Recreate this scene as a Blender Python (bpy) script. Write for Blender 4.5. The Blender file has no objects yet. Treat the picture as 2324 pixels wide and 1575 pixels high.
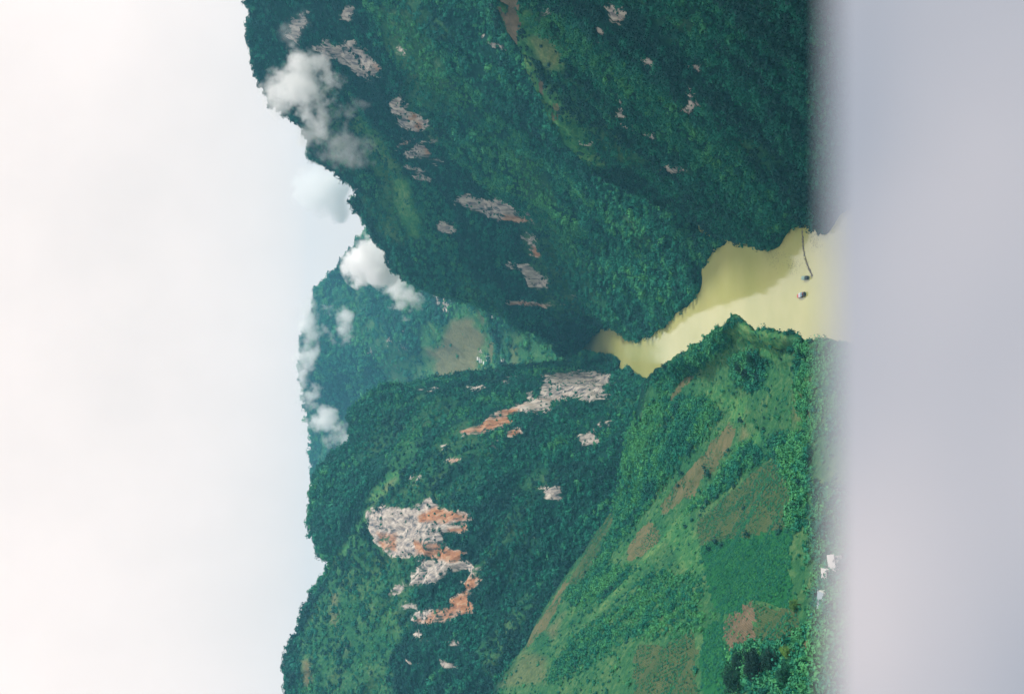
import bpy, bmesh, math, random
import numpy as np
from math import radians, sin, cos, pi

rng = np.random.default_rng(7)
random.seed(7)
scene = bpy.context.scene
COL = scene.collection

# ------------------------------------------------------------------ camera
CAM_Z = 400.0
PITCH = math.atan(312 / 2260)          # looking a little down into the gorge
F_PX, CU, CV = 2260.0, 1162.0, 787.5
Fv = np.array([0, cos(PITCH), -sin(PITCH)])
Uv = np.array([0, sin(PITCH), cos(PITCH)])
Xv = np.array([1.0, 0, 0])
CAM = np.array([0, 0, CAM_Z])

cam_d = bpy.data.cameras.new('camera')
cam = bpy.data.objects.new('camera', cam_d)
COL.objects.link(cam)
from mathutils import Matrix, Vector
# camera turned on its side: its right is world down, its up is world +X
m3 = Matrix(((-Uv[0], Xv[0], -Fv[0]), (-Uv[1], Xv[1], -Fv[1]), (-Uv[2], Xv[2], -Fv[2])))
cam.matrix_world = Matrix.Translation(Vector(CAM)) @ m3.to_4x4()
cam_d.sensor_width = 36.0
cam_d.lens = 36.0 * F_PX / 2324.0
cam_d.clip_start = 0.02
cam_d.clip_end = 60000
cam_d.dof.use_dof = True
cam_d.dof.focus_distance = 1100
cam_d.dof.aperture_fstop = 3.0
scene.camera = cam

# ------------------------------------------------------------------ sky, sun, exposure
SUN_EL, SUN_ROT = radians(45), radians(102)    # sun high on the right, a little behind the camera
SUN_STRENGTH = 2.8
SUN_ANGLE = radians(6)
EXPOSURE = 0.2
world = bpy.data.worlds.new('World')
scene.world = world
world.use_nodes = True
wn, wl = world.node_tree.nodes, world.node_tree.links
wn.clear()
wo = wn.new('ShaderNodeOutputWorld')
bg = wn.new('ShaderNodeBackground'); bg.inputs['Strength'].default_value = 0.1
sky = wn.new('ShaderNodeTexSky'); sky.sky_type = 'NISHITA'; sky.sun_disc = False
sky.sun_elevation = SUN_EL; sky.sun_rotation = SUN_ROT
tc = wn.new('ShaderNodeTexCoord')
ns = wn.new('ShaderNodeTexNoise'); ns.inputs['Scale'].default_value = 2.3; ns.inputs['Detail'].default_value = 6
ns.inputs['Roughness'].default_value = 0.55
rp = wn.new('ShaderNodeValToRGB')
rp.color_ramp.elements[0].position = 0.36; rp.color_ramp.elements[0].color = (0.94, 0.875, 0.845, 1)
rp.color_ramp.elements[1].position = 0.62; rp.color_ramp.elements[1].color = (1.08, 0.985, 0.945, 1)
vm = wn.new('ShaderNodeVectorMath'); vm.operation = 'SCALE'; vm.inputs['Scale'].default_value = 9.15
mx = wn.new('ShaderNodeMix'); mx.data_type = 'RGBA'; mx.inputs[0].default_value = 0.97
wl.new(tc.outputs['Generated'], ns.inputs['Vector'])
wl.new(ns.outputs['Fac'], rp.inputs['Fac'])
wl.new(rp.outputs['Color'], vm.inputs[0])
wl.new(sky.outputs['Color'], mx.inputs[6]); wl.new(vm.outputs['Vector'], mx.inputs[7])
wl.new(mx.outputs[2], bg.inputs['Color'])
wl.new(bg.outputs['Background'], wo.inputs['Surface'])

sun_d = bpy.data.lights.new('sun', 'SUN')
sun_d.energy = SUN_STRENGTH; sun_d.angle = SUN_ANGLE; sun_d.color = (1.0, 0.96, 0.88)
sun = bpy.data.objects.new('sun', sun_d); COL.objects.link(sun)
sd = Vector((sin(SUN_ROT) * cos(SUN_EL), cos(SUN_ROT) * cos(SUN_EL), sin(SUN_EL)))
sun.rotation_euler = sd.to_track_quat('Z', 'Y').to_euler()
sun.location = (300, -100, 900)

scene.view_settings.view_transform = 'Standard'
scene.view_settings.look = 'None'
scene.view_settings.gamma = 1
scene.view_settings.use_curve_mapping = False
scene.view_settings.exposure = EXPOSURE
cy = scene.cycles
cy.volume_bounces = 12
cy.max_bounces = 14
cy.diffuse_bounces = 3
cy.transparent_max_bounces = 16
cy.volume_max_steps = 256

# ------------------------------------------------------------------ projection helpers (for surveying the layout)
def at(u, v, t):
    """the point of the place seen in direction (u, v) of the 2324 x 1575 survey picture, t metres deep"""
    return CAM + t * (Fv - (u - CU) / F_PX * Uv + (CV - v) / F_PX * Xv)
def shore(u, v, z=0.0):
    d = Fv - (u - CU) / F_PX * Uv + (CV - v) / F_PX * Xv
    return CAM + d * ((z - CAM_Z) / d[2])
def project(P):
    Q = P - CAM
    t = Q @ Fv
    ts = np.where(t > 1, t, 1)
    return CU - F_PX * (Q @ Uv) / ts, CV - F_PX * (Q @ Xv) / ts, t

# ------------------------------------------------------------------ noise (numpy)
def _h(ix, iy, iz, seed):
    with np.errstate(over='ignore'):
        n = (ix.astype(np.int64) * 374761393 + iy.astype(np.int64) * 668265263 + iz.astype(np.int64) * 2147483647 + seed * 144665) & 0xffffffff
        n = ((n ^ (n >> 13)) * 1274126177) & 0xffffffff
        n = ((n ^ (n >> 16)) * 2246822519) & 0xffffffff
    return ((n ^ (n >> 15)) & 0xffffff) / float(0xffffff)
def vnoise(P, seed=0):
    i = np.floor(P).astype(np.int64); f = P - i
    f = f * f * f * (f * (f * 6 - 15) + 10)
    r = 0
    for dx in (0, 1):
        wx = f[:, 0] if dx else 1 - f[:, 0]
        for dy in (0, 1):
            wy = f[:, 1] if dy else 1 - f[:, 1]
            for dz in (0, 1):
                wz = f[:, 2] if dz else 1 - f[:, 2]
                r = r + wx * wy * wz * _h(i[:, 0] + dx, i[:, 1] + dy, i[:, 2] + dz, seed)
    return r * 2 - 1
def fbm(P, scale, octaves=4, seed=0, gain=0.5):
    a, s, r, n = 1.0, 1.0 / scale, 0, 0
    for k in range(octaves):
        r = r + a * vnoise(P * s + 17.3 * k, seed + k); n += a
        a *= gain; s *= 2.03
    return r / n
def ridged(P, scale, octaves=3, seed=0):
    a, s, r, n = 1.0, 1.0 / scale, 0, 0
    for k in range(octaves):
        r = r + a * (1 - 2 * np.abs(vnoise(P * s + 9.1 * k, seed + k))); n += a
        a *= 0.5; s *= 2.1
    return r / n
def stretch(P, d, k):
    d = np.array(d, float); d /= np.linalg.norm(d)
    return P - np.outer(P @ d, d) * (1 - 1.0 / k)

# ------------------------------------------------------------------ polygon masks
def inpoly(x, y, poly):
    c = np.zeros(len(x), bool)
    n = len(poly)
    for i in range(n):
        x0, y0 = poly[i]; x1, y1 = poly[(i + 1) % n]
        if y0 == y1: continue
        k = ((y0 > y) != (y1 > y)) & (x < (x1 - x0) * (y - y0) / (y1 - y0) + x0)
        c ^= k
    return c
def polydist(x, y, poly):
    """signed distance, positive inside"""
    d = np.full(len(x), 1e9)
    n = len(poly)
    for i in range(n):
        ax, ay = poly[i]; bx, by = poly[(i + 1) % n]
        vx, vy = bx - ax, by - ay
        L = vx * vx + vy * vy + 1e-9
        s = np.clip(((x - ax) * vx + (y - ay) * vy) / L, 0, 1)
        d = np.minimum(d, np.hypot(x - ax - s * vx, y - ay - s * vy))
    return np.where(inpoly(x, y, poly), d, -d)
def softmask(x, y, polys, soft):
    m = np.zeros(len(x))
    for p in polys:
        xs = [q[0] for q in p]; ys = [q[1] for q in p]
        k = (x > min(xs) - 3 * soft) & (x < max(xs) + 3 * soft) & (y > min(ys) - 3 * soft) & (y < max(ys) + 3 * soft)
        if k.any():
            m[k] = np.maximum(m[k], np.clip(0.5 + polydist(x[k], y[k], p) / (2 * soft), 0, 1))
    return m

# ------------------------------------------------------------------ material helpers
def new_mat(name):
    m = bpy.data.materials.new(name); m.use_nodes = True
    n, l = m.node_tree.nodes, m.node_tree.links
    b = n['Principled BSDF']
    return m, n, l, b
def N(n, t, **kw):
    x = n.new(t)
    for k, v in kw.items():
        if k.startswith('i_'):
            x.inputs[k[2:].replace('_', ' ')].default_value = v
        else:
            setattr(x, k, v)
    return x
def ramp(n, stops):
    r = n.new('ShaderNodeValToRGB')
    e = r.color_ramp.elements
    while len(e) < len(stops): e.new(0.5)
    for i, (p, c) in enumerate(stops):
        e[i].position = p; e[i].color = (*c, 1) if len(c) == 3 else c
    return r
def mixc(n, l, fac, a, b):
    m = n.new('ShaderNodeMix'); m.data_type = 'RGBA'
    for s, v in ((0, fac), (6, a), (7, b)):
        if isinstance(v, (int, float)): m.inputs[s].default_value = v
        elif isinstance(v, tuple): m.inputs[s].default_value = (*v, 1)
        else: l.new(v, m.inputs[s])
    return m.outputs[2]
def math_(n, l, op, a, b=None, clamp=False):
    m = n.new('ShaderNodeMath'); m.operation = op; m.use_clamp = clamp
    for i, v in enumerate((a, b)):
        if v is None: continue
        if isinstance(v, (int, float)): m.inputs[i].default_value = v
        else: l.new(v, m.inputs[i])
    return m.outputs[0]
def simple(name, col, rough=0.7, metal=0.0, noise=0.15, scale=3.0):
    m, n, l, b = new_mat(name)
    nt = N(n, 'ShaderNodeTexNoise', i_Scale=scale, i_Detail=4.0)
    tcn = n.new('ShaderNodeTexCoord'); l.new(tcn.outputs['Object'], nt.inputs['Vector'])
    r = ramp(n, [(0.3, tuple(c * (1 - noise) for c in col)), (0.7, tuple(min(1, c * (1 + noise)) for c in col))])
    l.new(nt.outputs['Fac'], r.inputs['Fac']); l.new(r.outputs['Color'], b.inputs['Base Color'])
    b.inputs['Roughness'].default_value = rough; b.inputs['Metallic'].default_value = metal
    return m

# hillside: forest floor, grass and bare rock mixed by surveyed cover attributes
DARK = (0.010, 0.052, 0.034); MID = (0.018, 0.095, 0.052); LIGHT = (0.075, 0.155, 0.055)
def hillside_mat(name):
    m, n, l, b = new_mat(name)
    geo = n.new('ShaderNodeNewGeometry')
    def attr(a):
        x = n.new('ShaderNodeAttribute'); x.attribute_name = a; return x.outputs['Fac']
    pos = geo.outputs['Position']
    n1 = N(n, 'ShaderNodeTexNoise', i_Scale=0.02, i_Detail=5.0, i_Roughness=0.6); l.new(pos, n1.inputs['Vector'])
    n2 = N(n, 'ShaderNodeTexNoise', i_Scale=0.22, i_Detail=5.0, i_Roughness=0.65); l.new(pos, n2.inputs['Vector'])
    mp = N(n, 'ShaderNodeMapping'); mp.inputs['Scale'].default_value = (0.17, 0.17, 0.022); l.new(pos, mp.inputs['Vector'])
    n3 = N(n, 'ShaderNodeTexNoise', i_Scale=1.0, i_Detail=6.0, i_Roughness=0.62); l.new(mp.outputs['Vector'], n3.inputs['Vector'])
    mp4 = N(n, 'ShaderNodeMapping'); mp4.inputs['Scale'].default_value = (0.030, 0.030, 0.008); l.new(pos, mp4.inputs['Vector'])
    n4 = N(n, 'ShaderNodeTexNoise', i_Scale=1.0, i_Detail=5.0, i_Roughness=0.6); l.new(mp4.outputs['Vector'], n4.inputs['Vector'])
    floor = ramp(n, [(0.35, (0.003, 0.030, 0.026)), (0.65, (0.006, 0.070, 0.046))]); l.new(n2.outputs['Fac'], floor.inputs['Fac'])
    gmix = math_(n, l, 'ADD', math_(n, l, 'MULTIPLY', n1.outputs['Fac'], 0.5), math_(n, l, 'MULTIPLY', n2.outputs['Fac'], 0.5))
    grass = ramp(n, [(0.36, (0.014, 0.125, 0.058)), (0.50, (0.055, 0.20, 0.070)), (0.66, (0.20, 0.30, 0.11))]); l.new(gmix, grass.inputs['Fac'])
    brown = ramp(n, [(0.35, (0.15, 0.125, 0.065)), (0.65, (0.27, 0.20, 0.115))]); l.new(n2.outputs['Fac'], brown.inputs['Fac'])
    rock = ramp(n, [(0.30, (0.03, 0.045, 0.06)), (0.40, (0.13, 0.13, 0.145)), (0.50, (0.34, 0.30, 0.275)), (0.62, (0.60, 0.53, 0.46))])
    rn = math_(n, l, 'ADD', -0.065, math_(n, l, 'ADD', math_(n, l, 'MULTIPLY', n3.outputs['Fac'], 0.85), math_(n, l, 'MULTIPLY', n4.outputs['Fac'], 0.30)))
    l.new(rn, rock.inputs['Fac'])
    orange = ramp(n, [(0.34, (0.05, 0.045, 0.045)), (0.46, (0.33, 0.155, 0.085)), (0.56, (0.47, 0.22, 0.115)), (0.66, (0.52, 0.36, 0.24))]); l.new(rn, orange.inputs['Fac'])
    c = mixc(n, l, attr('grass'), floor.outputs['Color'], grass.outputs['Color'])
    c = mixc(n, l, attr('soil'), c, brown.outputs['Color'])
    # orange stains run over the rock with their own noisy edge
    of = math_(n, l, 'ADD', attr('orange'), math_(n, l, 'MULTIPLY', math_(n, l, 'SUBTRACT', n4.outputs['Fac'], 0.5), 2.6))
    ofr = N(n, 'ShaderNodeMapRange', i_From_Min=0.35, i_From_Max=1.0); l.new(of, ofr.inputs['Value'])
    rk = mixc(n, l, ofr.outputs['Result'], rock.outputs['Color'], orange.outputs['Color'])
    rf = math_(n, l, 'ADD', attr('rock'), math_(n, l, 'MULTIPLY', math_(n, l, 'SUBTRACT', n3.outputs['Fac'], 0.5), 2.2))
    rf = math_(n, l, 'ADD', rf, math_(n, l, 'MULTIPLY', math_(n, l, 'SUBTRACT', n4.outputs['Fac'], 0.5), 2.8))
    rfr = N(n, 'ShaderNodeMapRange', i_From_Min=0.40, i_From_Max=0.75); l.new(rf, rfr.inputs['Value'])
    gate = math_(n, l, 'MULTIPLY', rfr.outputs['Result'], math_(n, l, 'MULTIPLY', attr('rock'), 6.0, True))
    c = mixc(n, l, gate, c, rk)
    l.new(c, b.inputs['Base Color'])
    b.inputs['Roughness'].default_value = 0.95
    b.inputs['Specular IOR Level'].default_value = 0.15
    bp = N(n, 'ShaderNodeBump', i_Strength=0.9, i_Distance=2.0)
    l.new(math_(n, l, 'ADD', n2.outputs['Fac'], math_(n, l, 'MULTIPLY', n3.outputs['Fac'], 1.4)), bp.inputs['Height'])
    l.new(bp.outputs['Normal'], b.inputs['Normal'])
    return m
M_HILL = hillside_mat('hillside_cover')

def field_mat(name, a, bcol, row=0.35, ang=0.0):
    m, n, l, b = new_mat(name)
    geo = n.new('ShaderNodeNewGeometry'); pos = geo.outputs['Position']
    n1 = N(n, 'ShaderNodeTexNoise', i_Scale=0.07, i_Detail=9.0, i_Roughness=0.78); l.new(pos, n1.inputs['Vector'])
    mp = N(n, 'ShaderNodeMapping'); mp.inputs['Rotation'].default_value = (0, 0, ang); l.new(pos, mp.inputs['Vector'])
    w = N(n, 'ShaderNodeTexWave', i_Scale=row, i_Distortion=3.0, i_Detail=3.0); w.inputs['Detail Scale'].default_value = 0.6
    l.new(mp.outputs['Vector'], w.inputs['Vector'])
    n2 = N(n, 'ShaderNodeTexNoise', i_Scale=0.9, i_Detail=4.0, i_Roughness=0.7); l.new(pos, n2.inputs['Vector'])
    f = math_(n, l, 'ADD', math_(n, l, 'MULTIPLY', n1.outputs['Fac'], 0.62), math_(n, l, 'ADD', math_(n, l, 'MULTIPLY', w.outputs['Fac'], 0.10), math_(n, l, 'MULTIPLY', n2.outputs['Fac'], 0.3)))
    r = ramp(n, [(0.36, a), (0.62, bcol)]); l.new(f, r.inputs['Fac'])
    l.new(r.outputs['Color'], b.inputs['Base Color'])
    b.inputs['Roughness'].default_value = 0.95; b.inputs['Specular IOR Level'].default_value = 0.1
    bp = N(n, 'ShaderNodeBump', i_Strength=0.8, i_Distance=0.8)
    l.new(f, bp.inputs['Height']); l.new(bp.outputs['Normal'], b.inputs['Normal'])
    return m
F_BROWN = field_mat('dry_crop', (0.035, 0.085, 0.036), (0.185, 0.155, 0.085))
F_OLIVE = field_mat('young_crop_over_soil', (0.014, 0.080, 0.034), (0.100, 0.120, 0.056))
F_GREEN = field_mat('green_crop', (0.004, 0.070, 0.030), (0.022, 0.150, 0.052), ang=0.8)
F_SOIL = field_mat('ploughed_soil', (0.06, 0.06, 0.036), (0.20, 0.15, 0.10))
F_PALE = field_mat('pale_stubble', (0.12, 0.14, 0.075), (0.30, 0.26, 0.16))

def leaf_mat(name, dark, mid, light):
    m, n, l, b = new_mat(name)
    a = n.new('ShaderNodeAttribute'); a.attribute_type = 'INSTANCER'; a.attribute_name = 'tint'
    geo = n.new('ShaderNodeNewGeometry')
    nt = N(n, 'ShaderNodeTexNoise', i_Scale=0.45, i_Detail=3.0); l.new(geo.outputs['Position'], nt.inputs['Vector'])
    f = math_(n, l, 'ADD', a.outputs['Fac'], math_(n, l, 'MULTIPLY', math_(n, l, 'SUBTRACT', nt.outputs['Fac'], 0.5), 0.5))
    r = ramp(n, [(0.0, dark), (0.5, mid), (1.0, light)]); l.new(f, r.inputs['Fac'])
    l.new(r.outputs['Color'], b.inputs['Base Color'])
    b.inputs['Roughness'].default_value = 0.7; b.inputs['Specular IOR Level'].default_value = 0.25
    return m
M_LEAF = leaf_mat('scrub_leaves', (0.003, 0.050, 0.046), (0.006, 0.165, 0.104), (0.065, 0.29, 0.095))
M_TREE = leaf_mat('tree_leaves', (0.003, 0.034, 0.026), (0.009, 0.095, 0.052), (0.12, 0.26, 0.045))
M_BARK = simple('bark', (0.10, 0.075, 0.055), 0.9)

# ------------------------------------------------------------------ object helpers
def tag(o, label=None, cat=None, group=None, kind=None):
    if label: o['label'] = label
    if cat: o['category'] = cat
    if group: o['group'] = group
    if kind: o['kind'] = kind
    return o
def mesh_obj(name, V, Fc, mat=None, parent=None, smooth=False, attrs=None):
    me = bpy.data.meshes.new(name)
    V = np.asarray(V, dtype=np.float32)
    if isinstance(Fc, np.ndarray):
        k = Fc.shape[1]
        me.vertices.add(len(V)); me.vertices.foreach_set('co', V.ravel())
        me.loops.add(Fc.size); me.loops.foreach_set('vertex_index', Fc.astype(np.int32).ravel())
        me.polygons.add(len(Fc)); me.polygons.foreach_set('loop_start', np.arange(0, Fc.size, k, dtype=np.int32))
        me.update(calc_edges=True)
    else:
        me.from_pydata([tuple(map(float, v)) for v in V], [], Fc); me.update()
    if attrs:
        for k2, val in attrs.items():
            a = me.attributes.new(k2, 'FLOAT', 'POINT'); a.data.foreach_set('value', np.asarray(val, dtype=np.float32))
    if smooth: me.polygons.foreach_set('use_smooth', np.ones(len(me.polygons), bool))
    if mat: me.materials.append(mat)
    o = bpy.data.objects.new(name, me); COL.objects.link(o)
    if parent: o.parent = parent
    return o
def empty(name, loc, rz=0):
    o = bpy.data.objects.new(name, None); COL.objects.link(o)
    o.empty_display_size = 1; o.location = loc; o.rotation_euler = (0, 0, rz)
    return o

# ------------------------------------------------------------------ lofted terrain
def catmull(P, n):
    """P (k, ..., 3) -> n samples along axis 0"""
    k = P.shape[0]
    s = np.linspace(0, k - 1, n); i = np.minimum(s.astype(int), k - 2); f = (s - i).reshape((-1,) + (1,) * (P.ndim - 1))
    Pe = np.concatenate([2 * P[:1] - P[1:2], P, 2 * P[-1:] - P[-2:-1]])
    p0, p1, p2, p3 = Pe[i], Pe[i + 1], Pe[i + 2], Pe[i + 3]
    return 0.5 * (2 * p1 + (p2 - p0) * f + (2 * p0 - 5 * p1 + 4 * p2 - p3) * f ** 2 + (3 * p1 - p0 - 3 * p2 + p3) * f ** 3)
def pt(q):
    if q[0] == 'b':                      # a point behind the brow (u, v, t) by dt, moved by dx, dz
        return at(q[1], q[2], q[3] + q[4]) + np.array([q[5], 0, q[6]])
    if q[0] == 'w': return np.array(q[1:], float)
    if q[2] == 0: return shore(q[0], q[1], -0.5)
    return at(*q)

RIBS = {'right_middle_spur': (5, 34), 'right_massif': (5, 45), 'right_near_spur': (3.5, 26), 'left_massif': (4, 40), 'left_near_slope': (1.6, 22), 'far_mountain': (7, 90)}
class Mass: pass
MASSES = {}
def loft(name, cols, cell, nrm_sign, amp, flow, flowk=4.0, back=(90, 160), backdrop=True, seed=0, big=90.0, base_drop=20, fine=0.25, back_left=None):
    C = np.array([[pt(q) for q in c] for c in cols])            # (ncol, nrow, 3)
    crest = C[:, 0]
    if backdrop:
        out = crest[:, :2] / np.linalg.norm(crest[:, :2], axis=1)[:, None]
        b1 = crest + np.c_[out * back[0] * 0.25, -0.10 * np.full(len(crest), back[0])]
        b2 = crest + np.c_[out * back[0], -np.full(len(crest), back[0] * 0.9)]
        b3 = crest + np.c_[out * back[1], -np.full(len(crest), back[0] * 2.2)]
        b3[:, 2] = np.minimum(b3[:, 2], -8)
        if back_left is not None:                                # the back of the brow undercuts towards the left
            w_ = np.clip((np.arange(len(crest)) - back_left) / 5.0, 0, 1)
            b1[:, 0] -= 14 * w_; b2[:, 0] -= 55 * w_; b3[:, 0] -= 90 * w_
        C = np.concatenate([b3[:, None], b2[:, None], b1[:, None], C], axis=1)
    base = C[:, -1].copy(); base[:, 2] -= base_drop
    d = (C[:, -1] - C[:, -2])[:, :2]; d /= (np.linalg.norm(d, axis=1)[:, None] + 1e-6)
    base[:, :2] += d * base_drop * 0.5
    C = np.concatenate([C, base[:, None]], axis=1)
    Lc = np.linalg.norm(np.diff(C[:, C.shape[1] // 2], axis=0), axis=1).sum()
    Lr = max(np.linalg.norm(np.diff(C[i], axis=0), axis=1).sum() for i in range(len(C)))
    nc, nr = int(Lc / cell) + 2, int(Lr / cell * 0.8) + 2
    G = catmull(C, nc)                                            # columns
    G = catmull(np.swapaxes(G, 0, 1), nr)                         # rows first axis
    P = G.reshape(-1, 3)
    du = np.gradient(G, axis=1); dv = np.gradient(G, axis=0)
    nn = np.cross(du, dv); nn /= (np.linalg.norm(nn, axis=2)[..., None] + 1e-9)
    # make normals look up / out
    flip = np.where((nn[..., 2] * 1.0 + (-(nn[..., 1]) * 0.6)) < 0, -1, 1)[..., None]
    nn = (nn * flip).reshape(-1, 3)
    for _ in range(3):                                            # smooth normals
        g = nn.reshape(nr, nc, 3)
        g = (g + np.roll(g, 1, 0) + np.roll(g, -1, 0) + np.roll(g, 1, 1) + np.roll(g, -1, 1)); g /= np.linalg.norm(g, axis=2)[..., None] + 1e-9
        nn = g.reshape(-1, 3)
    Ps = stretch(P, flow, flowk)
    fade = np.clip((P[:, 2] - 1) / 30, 0.28, 1) * np.clip((np.linalg.norm(P - CAM, axis=1) - 60) / 150, 0, 1)
    disp = amp * (0.75 * ridged(Ps, big, 3, seed) + 0.5 * fbm(P, big * 0.55, 4, seed + 20)) + amp * fine * fbm(P, 9.0, 3, seed + 40)
    disp = disp + RIBS.get(name, (0, 30))[0] * ridged(stretch(P, flow, 10), RIBS.get(name, (0, 30))[1], 2, seed + 60)
    if name != 'left_near_slope':                                  # the crowns of the trees stand above the ground line
        disp = disp - disp.mean() - {'far_mountain': 9.0}.get(name, 4.5)
    P = P + nn * (disp * fade - (0.6 if name != 'left_near_slope' else 0) * np.clip(1 - P[:, 2] / 18, 0, 1) * (P[:, 2] > -8))[:, None]
    M = Mass(); M.name = name; M.P = P; M.nr, M.nc = nr, nc; M.nn = nn
    M.u, M.v, M.t = project(P)
    M.attrs = {k: np.zeros(len(P)) for k in ('rock', 'orange', 'grass', 'soil')}
    ii = np.arange((nr - 1) * (nc - 1)); r, c = ii // (nc - 1), ii % (nc - 1)
    q = np.stack([r * nc + c, r * nc + c + 1, (r + 1) * nc + c + 1, (r + 1) * nc + c], 1)
    # orient
    fn = np.cross(P[q[:, 1]] - P[q[:, 0]], P[q[:, 2]] - P[q[:, 0]])
    if np.sum(np.sum(fn * nn[q[:, 0]], axis=1)) < 0: q = q[:, ::-1]
    M.q = q
    M.fields = []
    MASSES[name] = M
    return M
def W(x, y, z): return ('w', x, y, z)

RM = loft('right_massif', [
 [(480,-1150,1100),(680,-1150,1060),(840,-1150,1010),(1040,-1150,950),(1300,-1150,860)],
 [(520,-700,1250),(720,-700,1210),(860,-700,1170),(1040,-700,1110),(1300,-700,1030)],
 [(540,-330,1400),(740,-330,1360),(880,-330,1320),(1060,-330,1260),(1300,-330,1180)],
 [(560,-150,1480),(745,-150,1440),(890,-150,1400),(1080,-150,1330),(1300,-150,1250)],
 [(569,20,1560),(700,30,1530),(830,40,1490),(1000,50,1440),(1250,60,1350)],
 [(579,100,1590),(710,115,1570),(850,140,1530),(1000,170,1490),(1250,200,1400)],
 [(603,200,1630),(740,210,1600),(880,240,1570),(1000,270,1545),(1250,310,1450)],
 [(640,252,1660),(780,260,1625),(900,290,1595),(1030,320,1570),(1270,380,1490)],
 [(692,302,1690),(810,310,1655),(930,335,1625),(1070,370,1605),(1300,450,1540)],
 [(712,358,1720),(825,360,1680),(950,375,1650),(1100,410,1625),(1310,500,1570)],
 [(770,398,1740),(855,396,1705),(965,410,1675),(1130,455,1645),(1330,560,1600)],
 [(811,432,1750),(880,430,1715),(985,440,1685),(1140,480,1660),(1340,590,1620)],
 [(797,458,1760),(885,460,1720),(1000,465,1690),(1150,510,1670),(1350,620,1635)],
 [(822,500,1766),(905,498,1732),(1020,500,1703),(1165,545,1682),(1360,655,1650)],
 [(850,535,1770),(925,525,1742),(1045,535,1715),(1185,575,1695),(1375,690,1660)],
 [(880,570,1772),(950,560,1748),(1070,570,1720),(1205,615,1702),(1390,725,1666)],
 [(893,612,1775),(980,600,1752),(1095,605,1730),(1230,655,1712),(1402,742,0)],
 [(950,651,1777),(1035,640,1758),(1135,650,1738),(1262,695,1722),(1390,741,0)],
 [(1040,686,1780),(1100,680,1768),(1175,690,1758),(1270,722,1745),(1370,746,0)],
 [(1100,712,1785),(1145,710,1780),(1200,720,1775),(1275,742,1765),(1352,760,0)],
 [(1160,730,1793),(1195,730,1792),(1232,738,1790),(1285,757,1785),(1345,766,0)],
 [(1205,748,1805),(1230,750,1808),(1258,756,1812),(1295,771,1818),(1332,777,0)],
 [(1240,775,1840),(1262,778,1843),(1285,783,1845),(1300,791,1856),(1320,793,0)],
 [(1280,803,1900),(1288,804,1905),(1296,805,1910),(1303,806,1915),(1311,807,0)],
 [(1302,815,1945),(1303,815,1946),(1304,815,1947),(1305,815,1948),(1306,815,0)],
], cell=4.5, nrm_sign=1, amp=18, flow=at(900,500,1720)-at(700,150,1620), seed=3, big=85)

RS = loft('right_middle_spur', [
 [(850,-800,1150),(1000,-800,1100),(1150,-800,1040),(1400,-800,960)],
 [(850,-330,1340),(1000,-330,1290),(1150,-330,1230),(1400,-330,1150)],
 [(850,-150,1430),(1000,-150,1380),(1150,-150,1330),(1400,-150,1250)],
 [(842,20,1478),(960,60,1430),(1080,80,1390),(1350,150,1290)],
 [(890,150,1520),(1000,180,1460),(1130,220,1400),(1400,300,1290)],
 [(965,262,1560),(1090,290,1500),(1220,320,1430),(1480,430,1275)],
 [(1060,370,1590),(1180,395,1520),(1300,430,1440),(1560,515,1245)],
 [(1130,440,1615),(1260,475,1525),(1400,520,1400),(1655,550,0)],
 [(1195,492,1635),(1320,530,1530),(1450,575,1380),(1628,572,0)],
 [(1235,530,1645),(1345,565,1535),(1465,610,1390),(1612,612,0)],
 [(1262,568,1640),(1372,600,1500),(1480,640,1350),(1598,645,0)],
 [(1290,615,1638),(1388,637,1510),(1484,662,1365),(1572,688,0)],
 [(1318,662,1636),(1403,672,1520),(1484,690,1385),(1545,708,0)],
 [(1352,702,1636),(1420,710,1525),(1484,718,1400),(1524,728,0)],
 [(1383,730,1638),(1430,738,1530),(1474,745,1430),(1505,752,0)],
 [(1400,741,1640),(1430,752,1550),(1452,762,1498),(1473,768,0)],
 [(1412,760,0),(1430,768,0),(1448,775,0),(1460,779,0)],
], cell=4.2, nrm_sign=1, amp=17, flow=at(1500,650,1400)-at(1200,340,1500), seed=11, big=58, back=(45, 70), flowk=7)

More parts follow.
